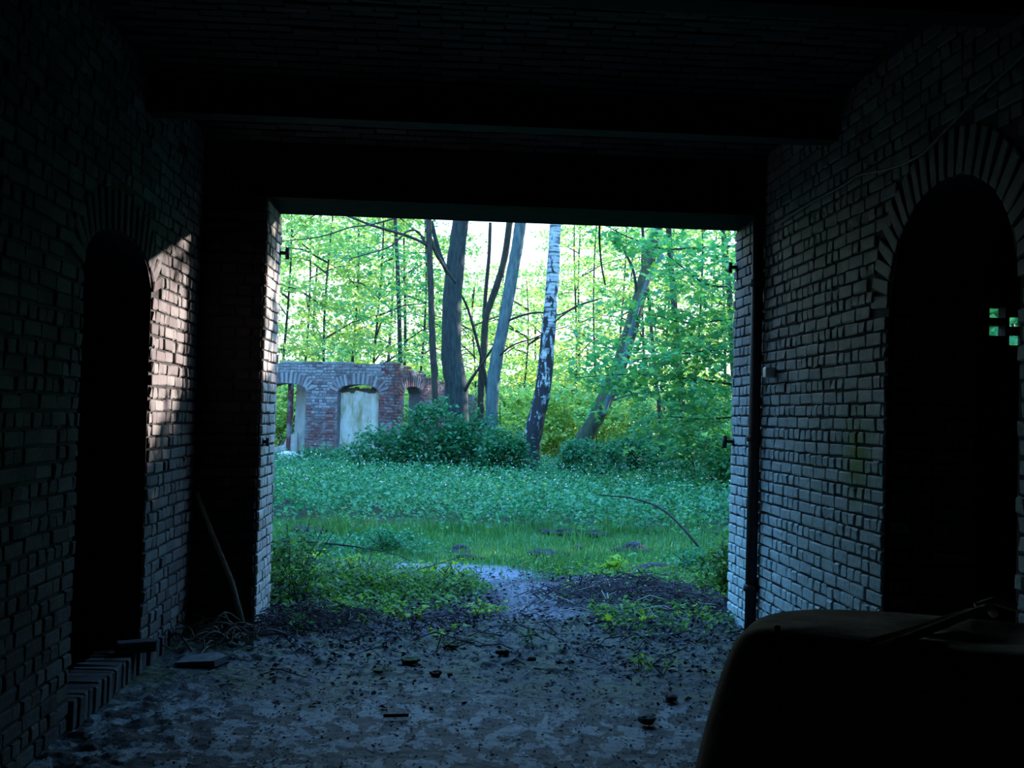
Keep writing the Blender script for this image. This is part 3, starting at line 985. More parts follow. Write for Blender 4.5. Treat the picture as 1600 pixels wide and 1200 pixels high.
def maple_arrays(C, size, up_tilt=.5, r=rng):
    n = len(C); k = len(MAPLE)
    az = r.uniform(0, 2 * np.pi, n)
    tilt = r.normal(0, up_tilt, (n, 2))
    nrm = np.stack([tilt[:, 0], tilt[:, 1], np.ones(n)], 1); nrm /= np.linalg.norm(nrm, axis=1)[:, None]
    d = np.stack([np.cos(az), np.sin(az), np.zeros(n)], 1)
    d -= nrm * np.sum(d * nrm, 1)[:, None]; d /= np.linalg.norm(d, axis=1)[:, None]
    s = np.cross(nrm, d)
    L = size * r.uniform(.6, 1.25, n)
    V = C[:, None, :] + s[:, None, :] * (MAPLE[None, :, 0] * L[:, None])[..., None] + d[:, None, :] * (MAPLE[None, :, 1] * L[:, None])[..., None]
    V = V + nrm[:, None, :] * (np.abs(MAPLE[None, :, 0]) * L[:, None] * -.25)[..., None]
    V = V.reshape(-1, 3)
    fan = np.array([(0, 1, 3), (1, 2, 3), (0, 3, 5), (3, 4, 5), (0, 5, 6), (0, 6, 7), (0, 7, 9), (7, 8, 9), (0, 9, 11), (9, 10, 11)])
    T = (np.arange(n)[:, None, None] * k + fan[None]).reshape(-1, 3)
    return V, T
def tri_mesh(name, V, T, m, parent=None, origin=(0, 0, 0)):
    me = bpy.data.meshes.new(name)
    if parent is not None:
        inv = np.array(parent_mw(parent).inverted())
        V = V @ inv[:3, :3].T + inv[:3, 3]
    me.vertices.add(len(V)); me.vertices.foreach_set('co', np.ascontiguousarray(V, dtype=np.float32).ravel())
    me.loops.add(len(T) * 3); me.loops.foreach_set('vertex_index', np.ascontiguousarray(T, dtype=np.int32).ravel())
    me.polygons.add(len(T)); me.polygons.foreach_set('loop_start', np.arange(0, len(T) * 3, 3, dtype=np.int32))
    me.materials.append(m)
    me.update(calc_edges=True)
    o = bpy.data.objects.new(name, me)
    return link(o, parent)
def disc_pts(c, rad, n, thick, r=rng):
    """n points in a flattened, slightly drooping spray"""
    a = r.uniform(0, 2 * np.pi, n); q = np.sqrt(r.uniform(0, 1, n)) * rad
    x = q * np.cos(a); y = q * np.sin(a)
    z = r.normal(0, thick, n) - .18 * q * q / max(rad, .01)
    return np.stack([x, y, z], 1) + np.array(c)
class Leaves:
    def __init__(s): s.C = []
    def spray(s, c, rad, n, thick=.07):
        s.C.append(disc_pts(c, rad, n, thick)); return s
    def build(s, m, parent, size, kind='leaf', tilt=.7, name='foliage'):
        C = np.vstack(s.C)
        V, T = leaf_arrays(C, size, tilt) if kind == 'leaf' else maple_arrays(C, size, tilt)
        o = tri_mesh(name, V, T, m, parent)
        o['kind'] = 'stuff'
        return o
def gap_ok(c):
    """thin canopy where the sky shows between the middle trunks; ragged openings elsewhere"""
    return True

# ------------------------------------------------------------------ ruin
RC = G(614, 742); RC = P(614, 700, 30.0)
ruin = empty('brick_ruin', (RC.x, 30.0, 0), 'roofless brick ruin with arched windows at the edge of the wood', 'ruin', None, R(-25))
rmw = parent_mw(ruin)
def rl(px, py):
    """photo bearing -> local x,z on the ruin's front face"""
    d = ray(px, py)
    n = rmw.to_3x3() @ Vector((0, -1, 0))
    o0 = rmw.translation
    t = (o0 - Vector((0, 0, EYE))).dot(n) / d.dot(n)
    q = Vector((0, 0, EYE)) + d * t
    return rmw.inverted() @ q
H = rl(614, 562).z
A0, A1 = rl(428, 650).x, rl(477, 650).x
B0, B1 = rl(527, 650).x, rl(591, 650).x
ws = rl(560, 612).z; wt = rl(560, 601).z; wbz = rl(560, 728).z
wA = (A0 - .25, A1, .28, ws, wt - ws)
wB = (B0, B1, .35, ws, wt - ws)
LW = -8.0
TH = .36
def ruin_wall(name, L0, L1, hh, holes, org, u, n):
    """slab with arched openings, pieces between openings"""
    b = MB()
    u = Vector(u); n = Vector(n); org = Vector(org)
    def prism(poly):
        k = len(poly)
        V = [org + u * s + Vector((0, 0, z)) for s, z in poly] + [org + u * s + Vector((0, 0, z)) - n * TH for s, z in poly]
        Fs = [tuple(range(k))[::-1], tuple(range(k, 2 * k))] + [(i, (i + 1) % k, (i + 1) % k + k, i + k) for i in range(k)]
        b.add(V, Fs)
    s = L0
    for h in sorted(holes):
        prism([(s, -.1), (h[0], -.1), (h[0], hh(s)), (s, hh(s))])
        prism([(h[0], -.1), (h[1], -.1), (h[1], h[2]), (h[0], h[2])])
        K = 8
        for i in range(K):
            a = h[0] + (h[1] - h[0]) * i / K; c_ = h[0] + (h[1] - h[0]) * (i + 1) / K
            cu, hw = (h[0] + h[1]) / 2, (h[1] - h[0]) / 2
            f = lambda q: h[3] + h[4] * math.sqrt(max(0, 1 - ((q - cu) / hw) ** 2))
            prism([(a, f(a)), (c_, f(c_)), (c_, hh(c_)), (a, hh(a))])
        s = h[1]
    prism([(s, -.1), (L1, -.1), (L1, hh(L1)), (s, hh(s))])
    return b
def rag(s):
    return H - .05 - .05 * math.floor(1.5 + 1.4 * math.sin(s * 3.1 + 1) * math.sin(s * 1.3)) * .6
fw = ruin_wall('front', LW, 0, lambda s: H - .12, [wA, wB], (0, 0, 0), (1, 0, 0), (0, -1, 0))
wfr = mesh('front_wall', fw.V, fw.F, M['mortar_ruin'], ruin, False, False)
# side wall recedes from the corner
S0 = 1.0; SW = (1.0, 2.3, .5, ws - .05, wt - ws)
def side_h(s): return H - .12 - .14 * s
sw = ruin_wall('side', 0, 5.5, side_h, [(.55, 1.55, .5, ws, wt - ws)], (0, 0, 0), (0, 1, 0), (1, 0, 0))
wsd = mesh('side_wall', sw.V, sw.F, M['mortar_ruin'], ruin, False, False)
bk = MB().box(LW, 0, 6.0, 6.3, -.1, 1.2)
mesh('back_wall', bk.V, bk.F, M['mortar_ruin'], ruin, False, False)
def to_world(br):
    r3 = rmw.to_3x3()
    return [(rmw @ c, r3 @ u, r3 @ n, r3 @ w, d) for c, u, n, w, d in br]
ringA = (wA[0] - .24, wA[1] + .24, -.1, wA[3], wA[4] + .30)
ringB = (wB[0] - .24, wB[1] + .24, -.1, wB[3], wB[4] + .30)
def fb(z0, z1, seed, sk):
    return bond((0, 0, 0), (1, 0, 0), (0, -1, 0), 0, z0, z1, [wA, wB], u0=LW, ragged=rag, skip=sk, seed=seed, depth=.08, proud=.01, jit=2.0)
def sk_common(s, z):
    return z > ws and (in_arch(s, z, ringA) or in_arch(s, z, ringB))
allb = fb(0, H + .05, 21, sk_common)
def washed(c):
    x, z = c.x, c.z
    w = z > H - .62 + .25 * math.sin(x * 2.3) or (-2.7 < x < -1.7 and z > 1.55 + .2 * math.sin(x * 9)) or x < -3.2
    return w and x < -.35
bw = [t for t in allb if washed(t[0])]; brd = [t for t in allb if not washed(t[0])]
place_bricks(to_world(bw), wfr, M['brick_washed'], 150)
place_bricks(to_world(brd), wfr, M['brick_red'], 150)
arA = arch_bricks((0, 0, 0), (1, 0, 0), (0, -1, 0), wA, .30, .08, .02, .075)
arB = arch_bricks((0, 0, 0), (1, 0, 0), (0, -1, 0), wB, .30, .08, .02, .075)
place_bricks(to_world(arA + arB), wfr, M['brick_washed'], 60, name='arch_brick')
sh = (.55, 1.55, .5, ws, wt - ws)
ringC = (sh[0] - .24, sh[1] + .24, -.1, sh[3], sh[4] + .3)
sb = bond((0, 0, 0), (0, 1, 0), (1, 0, 0), 5.4, 0, H, [sh], u0=0, ragged=lambda s: side_h(s) + .06 + .04 * math.sin(s * 9), skip=lambda s, z: z > ws and in_arch(s, z, ringC), seed=23, depth=.08, proud=.01, jit=2)
place_bricks(to_world(sb), wsd, M['brick_red'], 150)
place_bricks(to_world(arch_bricks((0, 0, 0), (0, 1, 0), (1, 0, 0), sh, .30, .08, .02, .075)), wsd, M['brick_red'], 40, name='arch_brick')
# pale infill panels
def panel(name, x0, x1, z0, poly_top, y, m):
    pts = [(x0, z0), (x1, z0)] + poly_top
    k = len(pts)
    V = [(x, y, z) for x, z in pts] + [(x, y + .07, z) for x, z in pts]
    Fs = [tuple(range(k)), tuple(range(2 * k - 1, k - 1, -1))] + [(i, (i + 1) % k, (i + 1) % k + k, i + k) for i in range(k)]
    return mesh(name, V, Fs, m, ruin, False, False)
panel('plaster_panel', B0 + .01, B1 - .01, .2, [(B1 - .01, ws + .05), (B1 - .25, ws - .0), (B1 - .5, ws + .02), (B1 - .7, ws + .0), (B0 + .01, ws - .04)], .14, M['plaster_stained'])
rb = MB()
pr_ = random.Random(4)
for i in range(9):
    x = B0 + .1 + (B1 - B0 - .2) * i / 8
    rb.box(x - .05, x + .06, .12, .16, ws - .02 + pr_.uniform(-.02, .05), ws + .10 + pr_.uniform(-.02, .04))
mesh('broken_frame', rb.V, rb.F, M['twig_brown'], ruin, False, False)
Am = rl(444, 650).x
panel('plaster_panel', Am, A1 + .1, .1, [(A1 + .1, wt), (Am + .05, wt)], .5, M['plaster_aged'])
panel('plaster_panel', A0 - .3, Am + .2, .1, [(Am + .2, .95), (Am - .1, .88), (A0 + .1, .62), (A0 - .3, .5)], .36, M['plaster_aged'])
pm = MB().box(Am - .10, Am, .30, .44, .1, wt)
mesh('brick_pier', pm.V, pm.F, M['brick_red'], ruin, False, False)
pm = MB().box(-.30, -.22, .5, 1.0, .3, ws)
mesh('plaster_panel', pm.V, pm.F, M['plaster_aged'], ruin, False, False)
rub = empty('rubble_pile', (RC.x - 4.2, 29.2, .1), 'pale grey lump of rubble under the left window of the ruin', 'rubble')
for i, (px_, py_, s) in enumerate([(452, 722, .34), (470, 726, .25), (440, 727, .22), (500, 727, .2)]):
    q = P(px_, py_, 29.0)
    r_ = rock((q.x, q.y, .12), (s, .25, s), M['plaster_aged'] if i < 2 else M['mortar_ruin'], None, None, 40 + i, 'lump', .9, 2)
    w0 = Vector(r_.location); r_.parent = rub; r_.location = parent_mw(rub).inverted() @ w0

# ------------------------------------------------------------------ trees
def trunk_pts(path, Y, ztop, dy=0.0):
    pts = [P(x, y, Y + dy * i) for i, (x, y) in enumerate(path)]
    pts[0].z = min(pts[0].z, 0.05)
    pts = smooth_path(pts, 5)
    if ztop and pts[-1].z < ztop:
        d = (pts[-1] - pts[-4]).normalized()
        n = 5; step = (ztop - pts[-1].z) / max(d.z, .3) / n
        for i in range(n):
            d = (d + Vector((random.gauss(0, .04), random.gauss(0, .04), .05))).normalized()
            pts.append(pts[-1] + d * step)
    return pts
def tree(name, label, Y, path, w0, w1, bark, ztop=12, branches=(), group=None, cat='tree', crown=None, flare=1.25, seg=12, wob=.06, shared_branches=None):
    """path from the foot upwards (photo bearings at distance Y); w0,w1 widths in photo px"""
    pts = trunk_pts(path, Y, ztop)
    base = pts[0].copy()
    root = empty(name, (base.x, base.y, float(gz(base.x, base.y)) - .03), label, cat, group)
    k = len(pts)
    nv = (len(path) - 1) * 5 + 1
    rad = []
    for i in range(k):
        t = i / max(nv - 1, 1)
        w = w0 + (w1 - w0) * min(t, 1)
        if t > 1: w = w1 * max(.15, 1 - (i - nv) / (k - nv + 1) * .85)
        if i < 3: w *= 1 + (flare - 1) * (1 - i / 3)
        rad.append(w / F * Y / 2)
    me = MB().tube(pts, rad, seg, True, wob, len(label))
    mesh('trunk', me.V, me.F, M[bark], root, True)
    for bi, (bp, bw0, bw1, bb) in enumerate(branches):
        q = smooth_path([P(x, y, Y + yy) for x, y, yy in bp], 5)
        rr_ = [(bw0 + (bw1 - bw0) * i / (len(q) - 1)) / F * Y / 2 for i in range(len(q))]
        mb = MB().tube(q, rr_, 7, True, .05, bi)
        mesh('branch', mb.V, mb.F, M[bb or bark], root, True)
    if crown:
        crown(root, pts)
    return root
def high_crown(n=28, z0=7.5, z1=12, rad=2.6, leaves=60, size=.15, m='leaf_mid'):
    def f(root, pts):
        L = Leaves()
        top = pts[-1]
        for i in range(n):
            z = random.uniform(z0, z1 + 1)
            p = min(pts, key=lambda q: abs(q.z - z))
            a = random.uniform(0, 6.28); q = random.uniform(.2, rad)
            L.spray((p.x + q * math.cos(a), p.y + q * math.sin(a), z), random.uniform(.6, 1.1), leaves)
        L.build(M[m], root, size)
        tw = MB()
        for i in range(7):
            z = random.uniform(z0 - 1, z1)
            p = min(pts, key=lambda q: abs(q.z - z))
            a = random.uniform(0, 6.28); q = rad * .9
            tw.tube(smooth_path([p, p + Vector((q * .5 * math.cos(a), q * .5 * math.sin(a), .5)), p + Vector((q * math.cos(a), q * math.sin(a), .7))], 3), [.05] * 6 + [.02], 5)
        o = tw.build('twigs', M['bark_dark'], root); o['kind'] = 'stuff'
    return f

tree('thin_tree', 'slim dark upright trunk just right of the brick ruin', 27.5,
     [(683, 690), (681, 620), (676, 540), (673, 450), (670, 352)], 12, 9, 'bark_dark', 11,
     [([(673, 400, 0), (655, 364, 0), (636, 362, -.2), (610, 385, -.4), (570, 398, -.6), (548, 404, -.7)], 4, 1.5, None),
      ([(671, 325, 0), (640, 334, -.2), (600, 346, -.4), (575, 352, -.6), (545, 356, -.8), (500, 370, -1.0), (440, 377, -1.3)], 3.5, 1.5, None),
      ([(672, 385, 0), (640, 370, -.1), (600, 358, -.2), (575, 350, -.3), (540, 336, -.4)], 5, 3.5, None),
      ([(672, 372, 0), (684, 400, .1), (700, 425, .2), (712, 442, .3)], 7, 4, None)], crown=high_crown(18, 8, 11, 2.0))
tree('large_tree', 'thickest grey trunk right of the ruin with a swollen foot', 28.5,
     [(716, 660), (713, 610), (706, 560), (706, 480), (712, 410), (719, 347)], 38, 25, 'bark_grey', 13,
     [([(706, 440, 0), (690, 405, -.2), (680, 372, -.3), (674, 345, -.4)], 8, 6, None),
      ([(722, 620, 0), (735, 595, -.3), (752, 570, -.4), (775, 535, -.6), (786, 510, -.8)], 6, 2, 'bark_dark')],
     crown=high_crown(30, 8.5, 13, 3.2), flare=1.15)
tree('crooked_tree', 'dark twin-stemmed tree between the thickest trunk and the bluish one', 29.5,
     [(752, 665), (752, 600), (756, 545), (760, 495), (775, 450), (788, 405), (796, 350)], 11, 10, 'bark_dark', 11,
     [([(757, 530, 0), (758, 470, .2), (764, 400, .3), (766, 348, .4)], 7, 5, None),
      ([(764, 640, 0), (757, 580, -.2), (742, 520, -.3), (730, 480, -.4), (715, 450, -.6)], 6, 3, None)], crown=high_crown(16, 8.5, 12, 2.0))
tree('slanting_tree', 'smooth bluish-grey trunk leaning right, left of the birch', 27.5,
     [(768, 690), (769, 620), (776, 560), (788, 500), (800, 430), (808, 385), (813, 349)], 20, 18, 'bark_blue', 13,
     [([(770, 565, 0), (800, 540, -.3), (836, 528, -.5), (860, 515, -.8)], 3.5, 1.5, 'bark_dark'),
      ([(786, 505, 0), (812, 494, -.2), (842, 488, -.4), (872, 492, -.5), (905, 476, -.8), (940, 466, -1)], 4, 1.5, 'bark_dark')], crown=high_crown(26, 9, 13, 3))
tree('birch_tree', 'white birch trunk with black fissured foot in front of the wood', 26.5,
     [(830, 746), (829, 700), (838, 655), (848, 610), (855, 540), (861, 470), (865, 410), (868, 350)], 31, 17, 'birch_bark', 14,
     [([(848, 520, 0), (880, 492, -.2), (905, 478, -.3), (935, 468, -.4)], 3, 1.5, 'bark_dark')], crown=high_crown(26, 9, 14, 2.6))
tree('leaning_tree', 'mossy trunk leaning strongly to the right, behind the birch', 27.5,
     [(884, 742), (905, 700), (930, 655), (952, 610), (975, 550), (995, 480), (1010, 425), (1025, 362)], 30, 18, 'bark_moss', 12,
     [([(942, 650, -.4), (955, 610, -.4), (972, 570, -.5), (985, 520, -.5), (1002, 465, -.5), (1018, 425, -.5), (1036, 398, -.5)], 9, 6, 'bark_blue'),
      ([(996, 470, 0), (990, 425, -.2), (975, 390, -.3), (962, 358, -.4)], 5, 3, 'bark_dark'),
      ([(958, 625, -.4), (990, 615, -.6), (1030, 612, -.8), (1060, 612, -1), (1085, 606, -1.2)], 4, 1.5, 'bark_blue')], crown=high_crown(26, 8.5, 12, 3), flare=1.3)
tree('dark_tree', 'straight dark trunk standing deeper in the wood right of the leaning one', 31,
     [(1074, 730), (1070, 680), (1064, 610), (1058, 540), (1052, 460), (1046, 380)], 13, 9, 'bark_dark', 12, crown=high_crown(20, 8.5, 12, 2.6))
tree('dark_tree', 'dark trunk nearest the right jamb, half hidden in leaves', 30,
     [(1152, 720), (1150, 640), (1144, 540), (1139, 450), (1130, 360)], 11, 9, 'bark_dark', 12, crown=high_crown(20, 8.5, 12, 2.6))
tree('dark_tree', 'slim dark trunk between the leaning tree and the straight dark one', 33,
     [(1036, 720), (1032, 660), (1026, 600), (1020, 540), (1014, 470)], 7, 5, 'bark_dark', 11, crown=high_crown(14, 8.5, 11, 2.0))

# maple at the right whose branches reach in before the wood
def maple_crown(root, pts):
    br = [[(1230, 470), (1180, 450), (1110, 446), (1070, 420), (1042, 397)], [(1230, 520), (1150, 500), (1080, 505), (1010, 490)], [(1220, 395), (1150, 385), (1080, 388), (1030, 388), (985, 372), (945, 352)],
          [(1225, 560), (1150, 545), (1090, 550), (1010, 560), (950, 575)], [(1220, 620), (1140, 600), (1060, 590), (980, 585), (900, 590)], [(1230, 640), (1160, 650), (1100, 655), (1040, 650)]]
    L = Leaves()
    for i, b in enumerate(br):
        Yb = 22.0 + (i % 3) * .7
        q = smooth_path([P(x, y, Yb - .25 * k) for k, (x, y) in enumerate(b)], 5)
        mb = MB().tube(q, [.035 * (1 - .75 * j / (len(q) - 1)) for j in range(len(q))], 6)
        mesh('branch', mb.V, mb.F, M['bark_dark'], root, True)
        for j in range(4, len(q)):
            for s in range(3 if j < len(q) - 3 else 2):
                c_ = q[j] + Vector((random.gauss(0, .25), random.gauss(0, .5), random.gauss(-.03, .22)))
                L.spray(c_, random.uniform(.28, .5), 10, .05)
    for i in range(120):
        x = random.uniform(990, 1170); y = random.uniform(380, 700)
        if x < 1040 and y < 450: continue
        L.spray(P(x, y, random.uniform(20.5, 24)), random.uniform(.3, .5), 12, .05)
    for i in range(85):
        x = random.uniform(900, 1120); y = random.uniform(455, 660)
        L.spray(P(x, y, random.uniform(21, 24)), random.uniform(.25, .45), 10, .05)
    L.build(M['leaf_maple'], root, .135, 'maple', .5)
tree('maple_tree', 'maple behind the right jamb with broad blue-green leaves in layered sprays', 22,
     [(1245, 770), (1240, 700), (1235, 600), (1232, 500), (1228, 380)], 14, 10, 'bark_grey', 9, crown=maple_crown)

def hornbeam_crown(root, pts):
    L = Leaves(); n = 0
    while n < 105:
        x = random.uniform(455, 690); y = random.uniform(345, 560)
        if x < 520 and y > 470: continue
        if random.random() < .35 and x < 560: continue
        L.spray(P(x, y, random.uniform(28.5, 31)), random.uniform(.4, .75), 15, .05); n += 1
    L.build(M['leaf_maple'], root, .13, 'leaf', .5)
tree('hornbeam_tree', 'slender tree behind the ruin with layered blue-green sprays left of the slim dark trunk', 32,
     [(628, 735), (627, 640), (625, 540), (622, 440), (618, 345)], 8, 6, 'bark_dark', 10, crown=hornbeam_crown)
# background wood -------------------------------------------------------
def wood_tree(px, Y, w, ztop, z0, n, leaves, label, group, rad=2.4, m='leaf_far', size=.17, lean=0, fixed=None):
    b = P(px, 742, Y); b.z = 0
    root = empty('woodland_tree', (b.x, b.y, 0), label, 'tree', group)
    pts = [b + Vector((lean * t + .12 * math.sin(t * 5 + px), 0, ztop * t)) for t in [i / 8 for i in range(9)]]
    mb = MB().tube(pts, [w / F * Y / 2 * (1 - .6 * i / 8) for i in range(9)], 7, True, .05)
    mesh('trunk', mb.V, mb.F, M['bark_dark'], root, True)
    L = Leaves()
    for i in range(n):
        z = random.uniform(z0, ztop + .6)
        a = random.uniform(0, 6.28); q = rad * math.sqrt(random.random()) * (1.1 - .45 * (z - z0) / (ztop - z0 + .1))
        L.spray((b.x + lean * z / ztop + q * math.cos(a), b.y + q * math.sin(a), z), random.uniform(.5, 1.0), leaves, .08)
    L.build(M[m], root, size)
    tw = MB()
    for i in range(6):
        z = random.uniform(z0 + .3, ztop - .5)
        p = pts[min(8, int(z / ztop * 8))].copy(); p.z = z
        a = random.uniform(0, 6.28)
        e = p + Vector((math.cos(a) * rad * .8, math.sin(a) * rad * .8, random.uniform(.2, 1.0)))
        tw.tube([p, p.lerp(e, .5) + Vector((0, 0, .15)), e], [.035, .025, .01], 4)
    o = tw.build('twigs', M['bark_dark'], root); o['kind'] = 'stuff'
MARKS = [(424, 'the left jamb'), (452, "the ruin's left window"), (500, "the ruin's brick pier"), (558, "the ruin's right window"), (615, "the ruin's corner"), (676, 'the slim dark upright trunk'),
         (712, 'the thickest trunk'), (758, 'the twin-stemmed tree'), (790, 'the bluish slanting trunk'), (852, 'the birch'), (905, 'the foot of the leaning trunk'), (965, 'the middle of the leaning trunk'), (1030, 'the top of the leaning trunk'),
         (1066, 'the straight dark trunk'), (1100, 'the layered maple sprays'), (1142, 'the trunk by the right jamb'), (1165, 'the right jamb')]
_used = set()
def where(px, lead):
    opts = sorted([(abs(mx + d - px), lead + w + m) for mx, m in MARKS for d, w in ((-14, ' just left of '), (14, ' just right of '), (0, ' straight behind '))])
    for _, t in opts:
        if t not in _used:
            _used.add(t); return t
G1 = 'bright young trees far back in the wood'
# (px, Y, trunk px, top, crown start, sprays, leaves)
far = [(438, 38, 5, 10, 2.2, 75, 48), (470, 42, 5, 10.5, 2.4, 75, 46), (505, 37, 5, 9, 2.2, 75, 48), (545, 41, 6, 10, 2.5, 80, 46), (582, 38, 5, 9.5, 2.2, 75, 46), (622, 42, 6, 11, 2.4, 75, 46),
       (652, 39, 5, 9.0, 2.0, 66, 44), (690, 45, 6, 6.4, 1.6, 44, 44), (735, 44, 4, 6.2, 1.6, 40, 44), (775, 48, 4, 7.5, 1.6, 40, 44), (815, 46, 4, 7.0, 1.6, 44, 44), (850, 50, 5, 8.0, 1.6, 46, 44),
       (892, 46, 5, 9.5, 1.8, 62, 44), (925, 42, 4, 10, 1.8, 66, 44), (965, 45, 5, 10.5, 1.8, 74, 44), (1000, 40, 5, 10, 1.8, 74, 44), (1040, 44, 5, 11, 1.8, 80, 44), (1085, 41, 6, 10, 1.8, 80, 44),
       (1125, 45, 6, 11, 1.8, 80, 44), (1165, 42, 6, 11, 1.8, 80, 44), (1210, 46, 6, 11, 1.8, 60, 40), (395, 44, 6, 11, 2.0, 60, 40)]
random.seed(21)
for i, (px, Y, w, zt, z0, n, lv) in enumerate(far):
    n = int(n * .78)
    wood_tree(px, Y, w, zt, z0, n, lv, where(px, 'slender bright-leaved tree'), G1)
G2 = 'pale trees deepest in the wood'
for i in range(12):
    px = 400 + i * 72 + random.uniform(-15, 15)
    if 660 < px < 860: n = 30; zt = 7
    else: n = 46; zt = 12
    wood_tree(px, random.uniform(55, 64), 6, zt, 1.2, n, 40, where(px, 'pale tree deepest in the wood'), G2, 3.4, 'leaf_far', .24)

# shrubs --------------------------------------------------------------
def shrub(name, label, px, Y, w, ztop, n, leaves, size, m='leaf_shrub', group=None, cat='shrub', zb=.15, depth=None, thick=.08, kind='leaf', bark='twig_brown', nst=7, tilt=.7):
    b = P(px, 742, Y); b.z = float(gz(b.x, b.y))
    root = empty(name, b, label, cat, group)
    Wm = w / F * Y / 2
    D = depth or Wm * .8
    L = Leaves()
    tips = []
    for i in range(n):
        u = random.uniform(-1, 1); v = random.uniform(-1, 1)
        if u * u + v * v > 1: u *= .6; v *= .6
        top = zb + (ztop - zb) * math.sqrt(max(.05, 1 - (u * u + v * v) * .85))
        z = top * (random.random() ** .55) + .05
        c_ = (b.x + u * Wm, b.y + v * D, b.z + max(z, zb))
        L.spray(c_, random.uniform(.16, .34) * max(1, ztop / 2), leaves, thick)
        if i < nst: tips.append(Vector(c_))
    L.build(M[m], root, size, kind, tilt)
    for t in tips:
        s = Vector((b.x + (t.x - b.x) * .25, b.y + (t.y - b.y) * .25, b.z - .02))
        mb = MB().tube(smooth_path([s, s.lerp(t, .5) + Vector((0, 0, .1)), t], 3), [.022, .02, .018, .015, .012, .010, .007], 5)
        mesh('stem', mb.V, mb.F, M[bark], root, True)
    return root
random.seed(5)
shrub('elder_shrub', 'dark green shrub in front of the ruin, covering its right window foot', 598, 26.3, 120, 1.15, 70, 30, .11)
shrub('elder_shrub', 'tall dark green shrub below the thickest trunk', 672, 26.0, 110, 1.75, 95, 30, .11)
shrub('elder_shrub', 'leafy shrub between the thickest trunk and the bluish slanting trunk', 738, 26.2, 100, 1.55, 80, 30, .11)
shrub('elder_shrub', 'low dark shrub just left of the birch foot', 788, 25.5, 80, 1.1, 60, 28, .11)
shrub('elder_shrub', 'low shrub spreading at the foot of the leaning trunk', 925, 25.6, 110, 1.0, 60, 28, .11)
shrub('elder_shrub', 'dark low shrub below the straight dark trunk', 1010, 26.5, 120, 1.15, 75, 28, .11)
shrub('hazel_shrub', 'mid green shrub beside the right jamb', 1100, 25.5, 130, 1.75, 90, 28, .12, 'leaf_mid')
shrub('hazel_shrub', 'bright green shrub touching the right jamb at knee height', 1140, 21.5, 90, 1.05, 60, 26, .11, 'leaf_mid')
shrub('low_shrub', 'small leafy shrub before the ruin wall between its two windows', 505, 27.6, 90, .55, 36, 22, .10)
G3 = 'understorey bushes filling the wood behind the trunks'
for i in range(17):
    px = 405 + i * 48 + random.uniform(-12, 12)
    mm = 'leaf_mid' if px > 1010 else 'leaf_far'
    shrub('understorey_bush', where(px, 'low understorey bush'), px, random.uniform(34, 37), 110, random.uniform(2.2, 3.0), 52, 34, .16, mm, G3, depth=1.4, nst=4)
G4 = 'farthest bushes under the pale trees'
for i in range(13):
    px = 410 + i * 62
    shrub('distant_bush', where(px, 'pale farthest bush'), px, random.uniform(50, 53), 130, random.uniform(3.4, 4.6), 70, 34, .26, 'leaf_far', G4, depth=1.5, nst=3)

# herb field ------------------------------------------------------------
def in_view_x(Y, m0=1.0):
    a = P(405, 700, Y).x - m0; b = P(1185, 700, Y).x + m0
    return a, b
def herbs(name, label, Y0, Y1, dens, h0, h1, per, size, m, cat='undergrowth', fn=None, tilt=.55):
    C = []; ST = MB()
    Y = Y0
    n = 0
    pts = []
    while Y < Y1:
        a, b = in_view_x(Y)
        k = np.random.default_rng(int(Y * 100)).poisson((b - a) * .25 * dens)
        for _ in range(k):
            x = random.uniform(a, b); y = Y + random.uniform(0, .25)
            if fn and not fn(x, y): continue
            pts.append((x, y))
        Y += .25
    for (x, y) in pts:
        patch = .5 + .5 * float(bumps(np.array([x * .9]), np.array([y * .9]), 1.3)[0])
        h = h0 + (h1 - h0) * min(1, max(0, random.random() * .5 + patch * .5))
        z = float(gz(x, y))
        q = rng.uniform(.25, 1, per)
        c = np.stack([x + rng.normal(0, .07, per), y + rng.normal(0, .07, per), z + h * q], 1)
        C.append(c)
    C = np.vstack(C)
    V, T = leaf_arrays(C, size, tilt)
    o = tri_mesh(name, V, T, M[m])
    tag(o, label, cat, None, 'stuff')
    return pts
random.seed(9)
hp = herbs('nettle_undergrowth', 'knee-high blue-green herb and nettle growth filling the clearing', 14.9, 31, 24, .22, .60, 12, .072, 'leaf_herb')
herbs('light_undergrowth', 'paler green leafy herbs scattered through the clearing', 14.2, 28, 7, .15, .50, 10, .065, 'leaf_mid')
# small white flower heads
C = []
for (x, y) in random.sample(hp, min(len(hp), 700)):
    z = float(gz(x, y)) + random.uniform(.4, .62)
    for _ in range(3): C.append((x + random.gauss(0, .012), y + random.gauss(0, .012), z + random.gauss(0, .01)))
V, T = leaf_arrays(np.array(C), .022, .8, rng, .1, 1.0)
tag(tri_mesh('white_flowers', V, T, M['petal_white']), 'tiny white flower heads dotted over the herb growth', 'flowers', None, 'stuff')
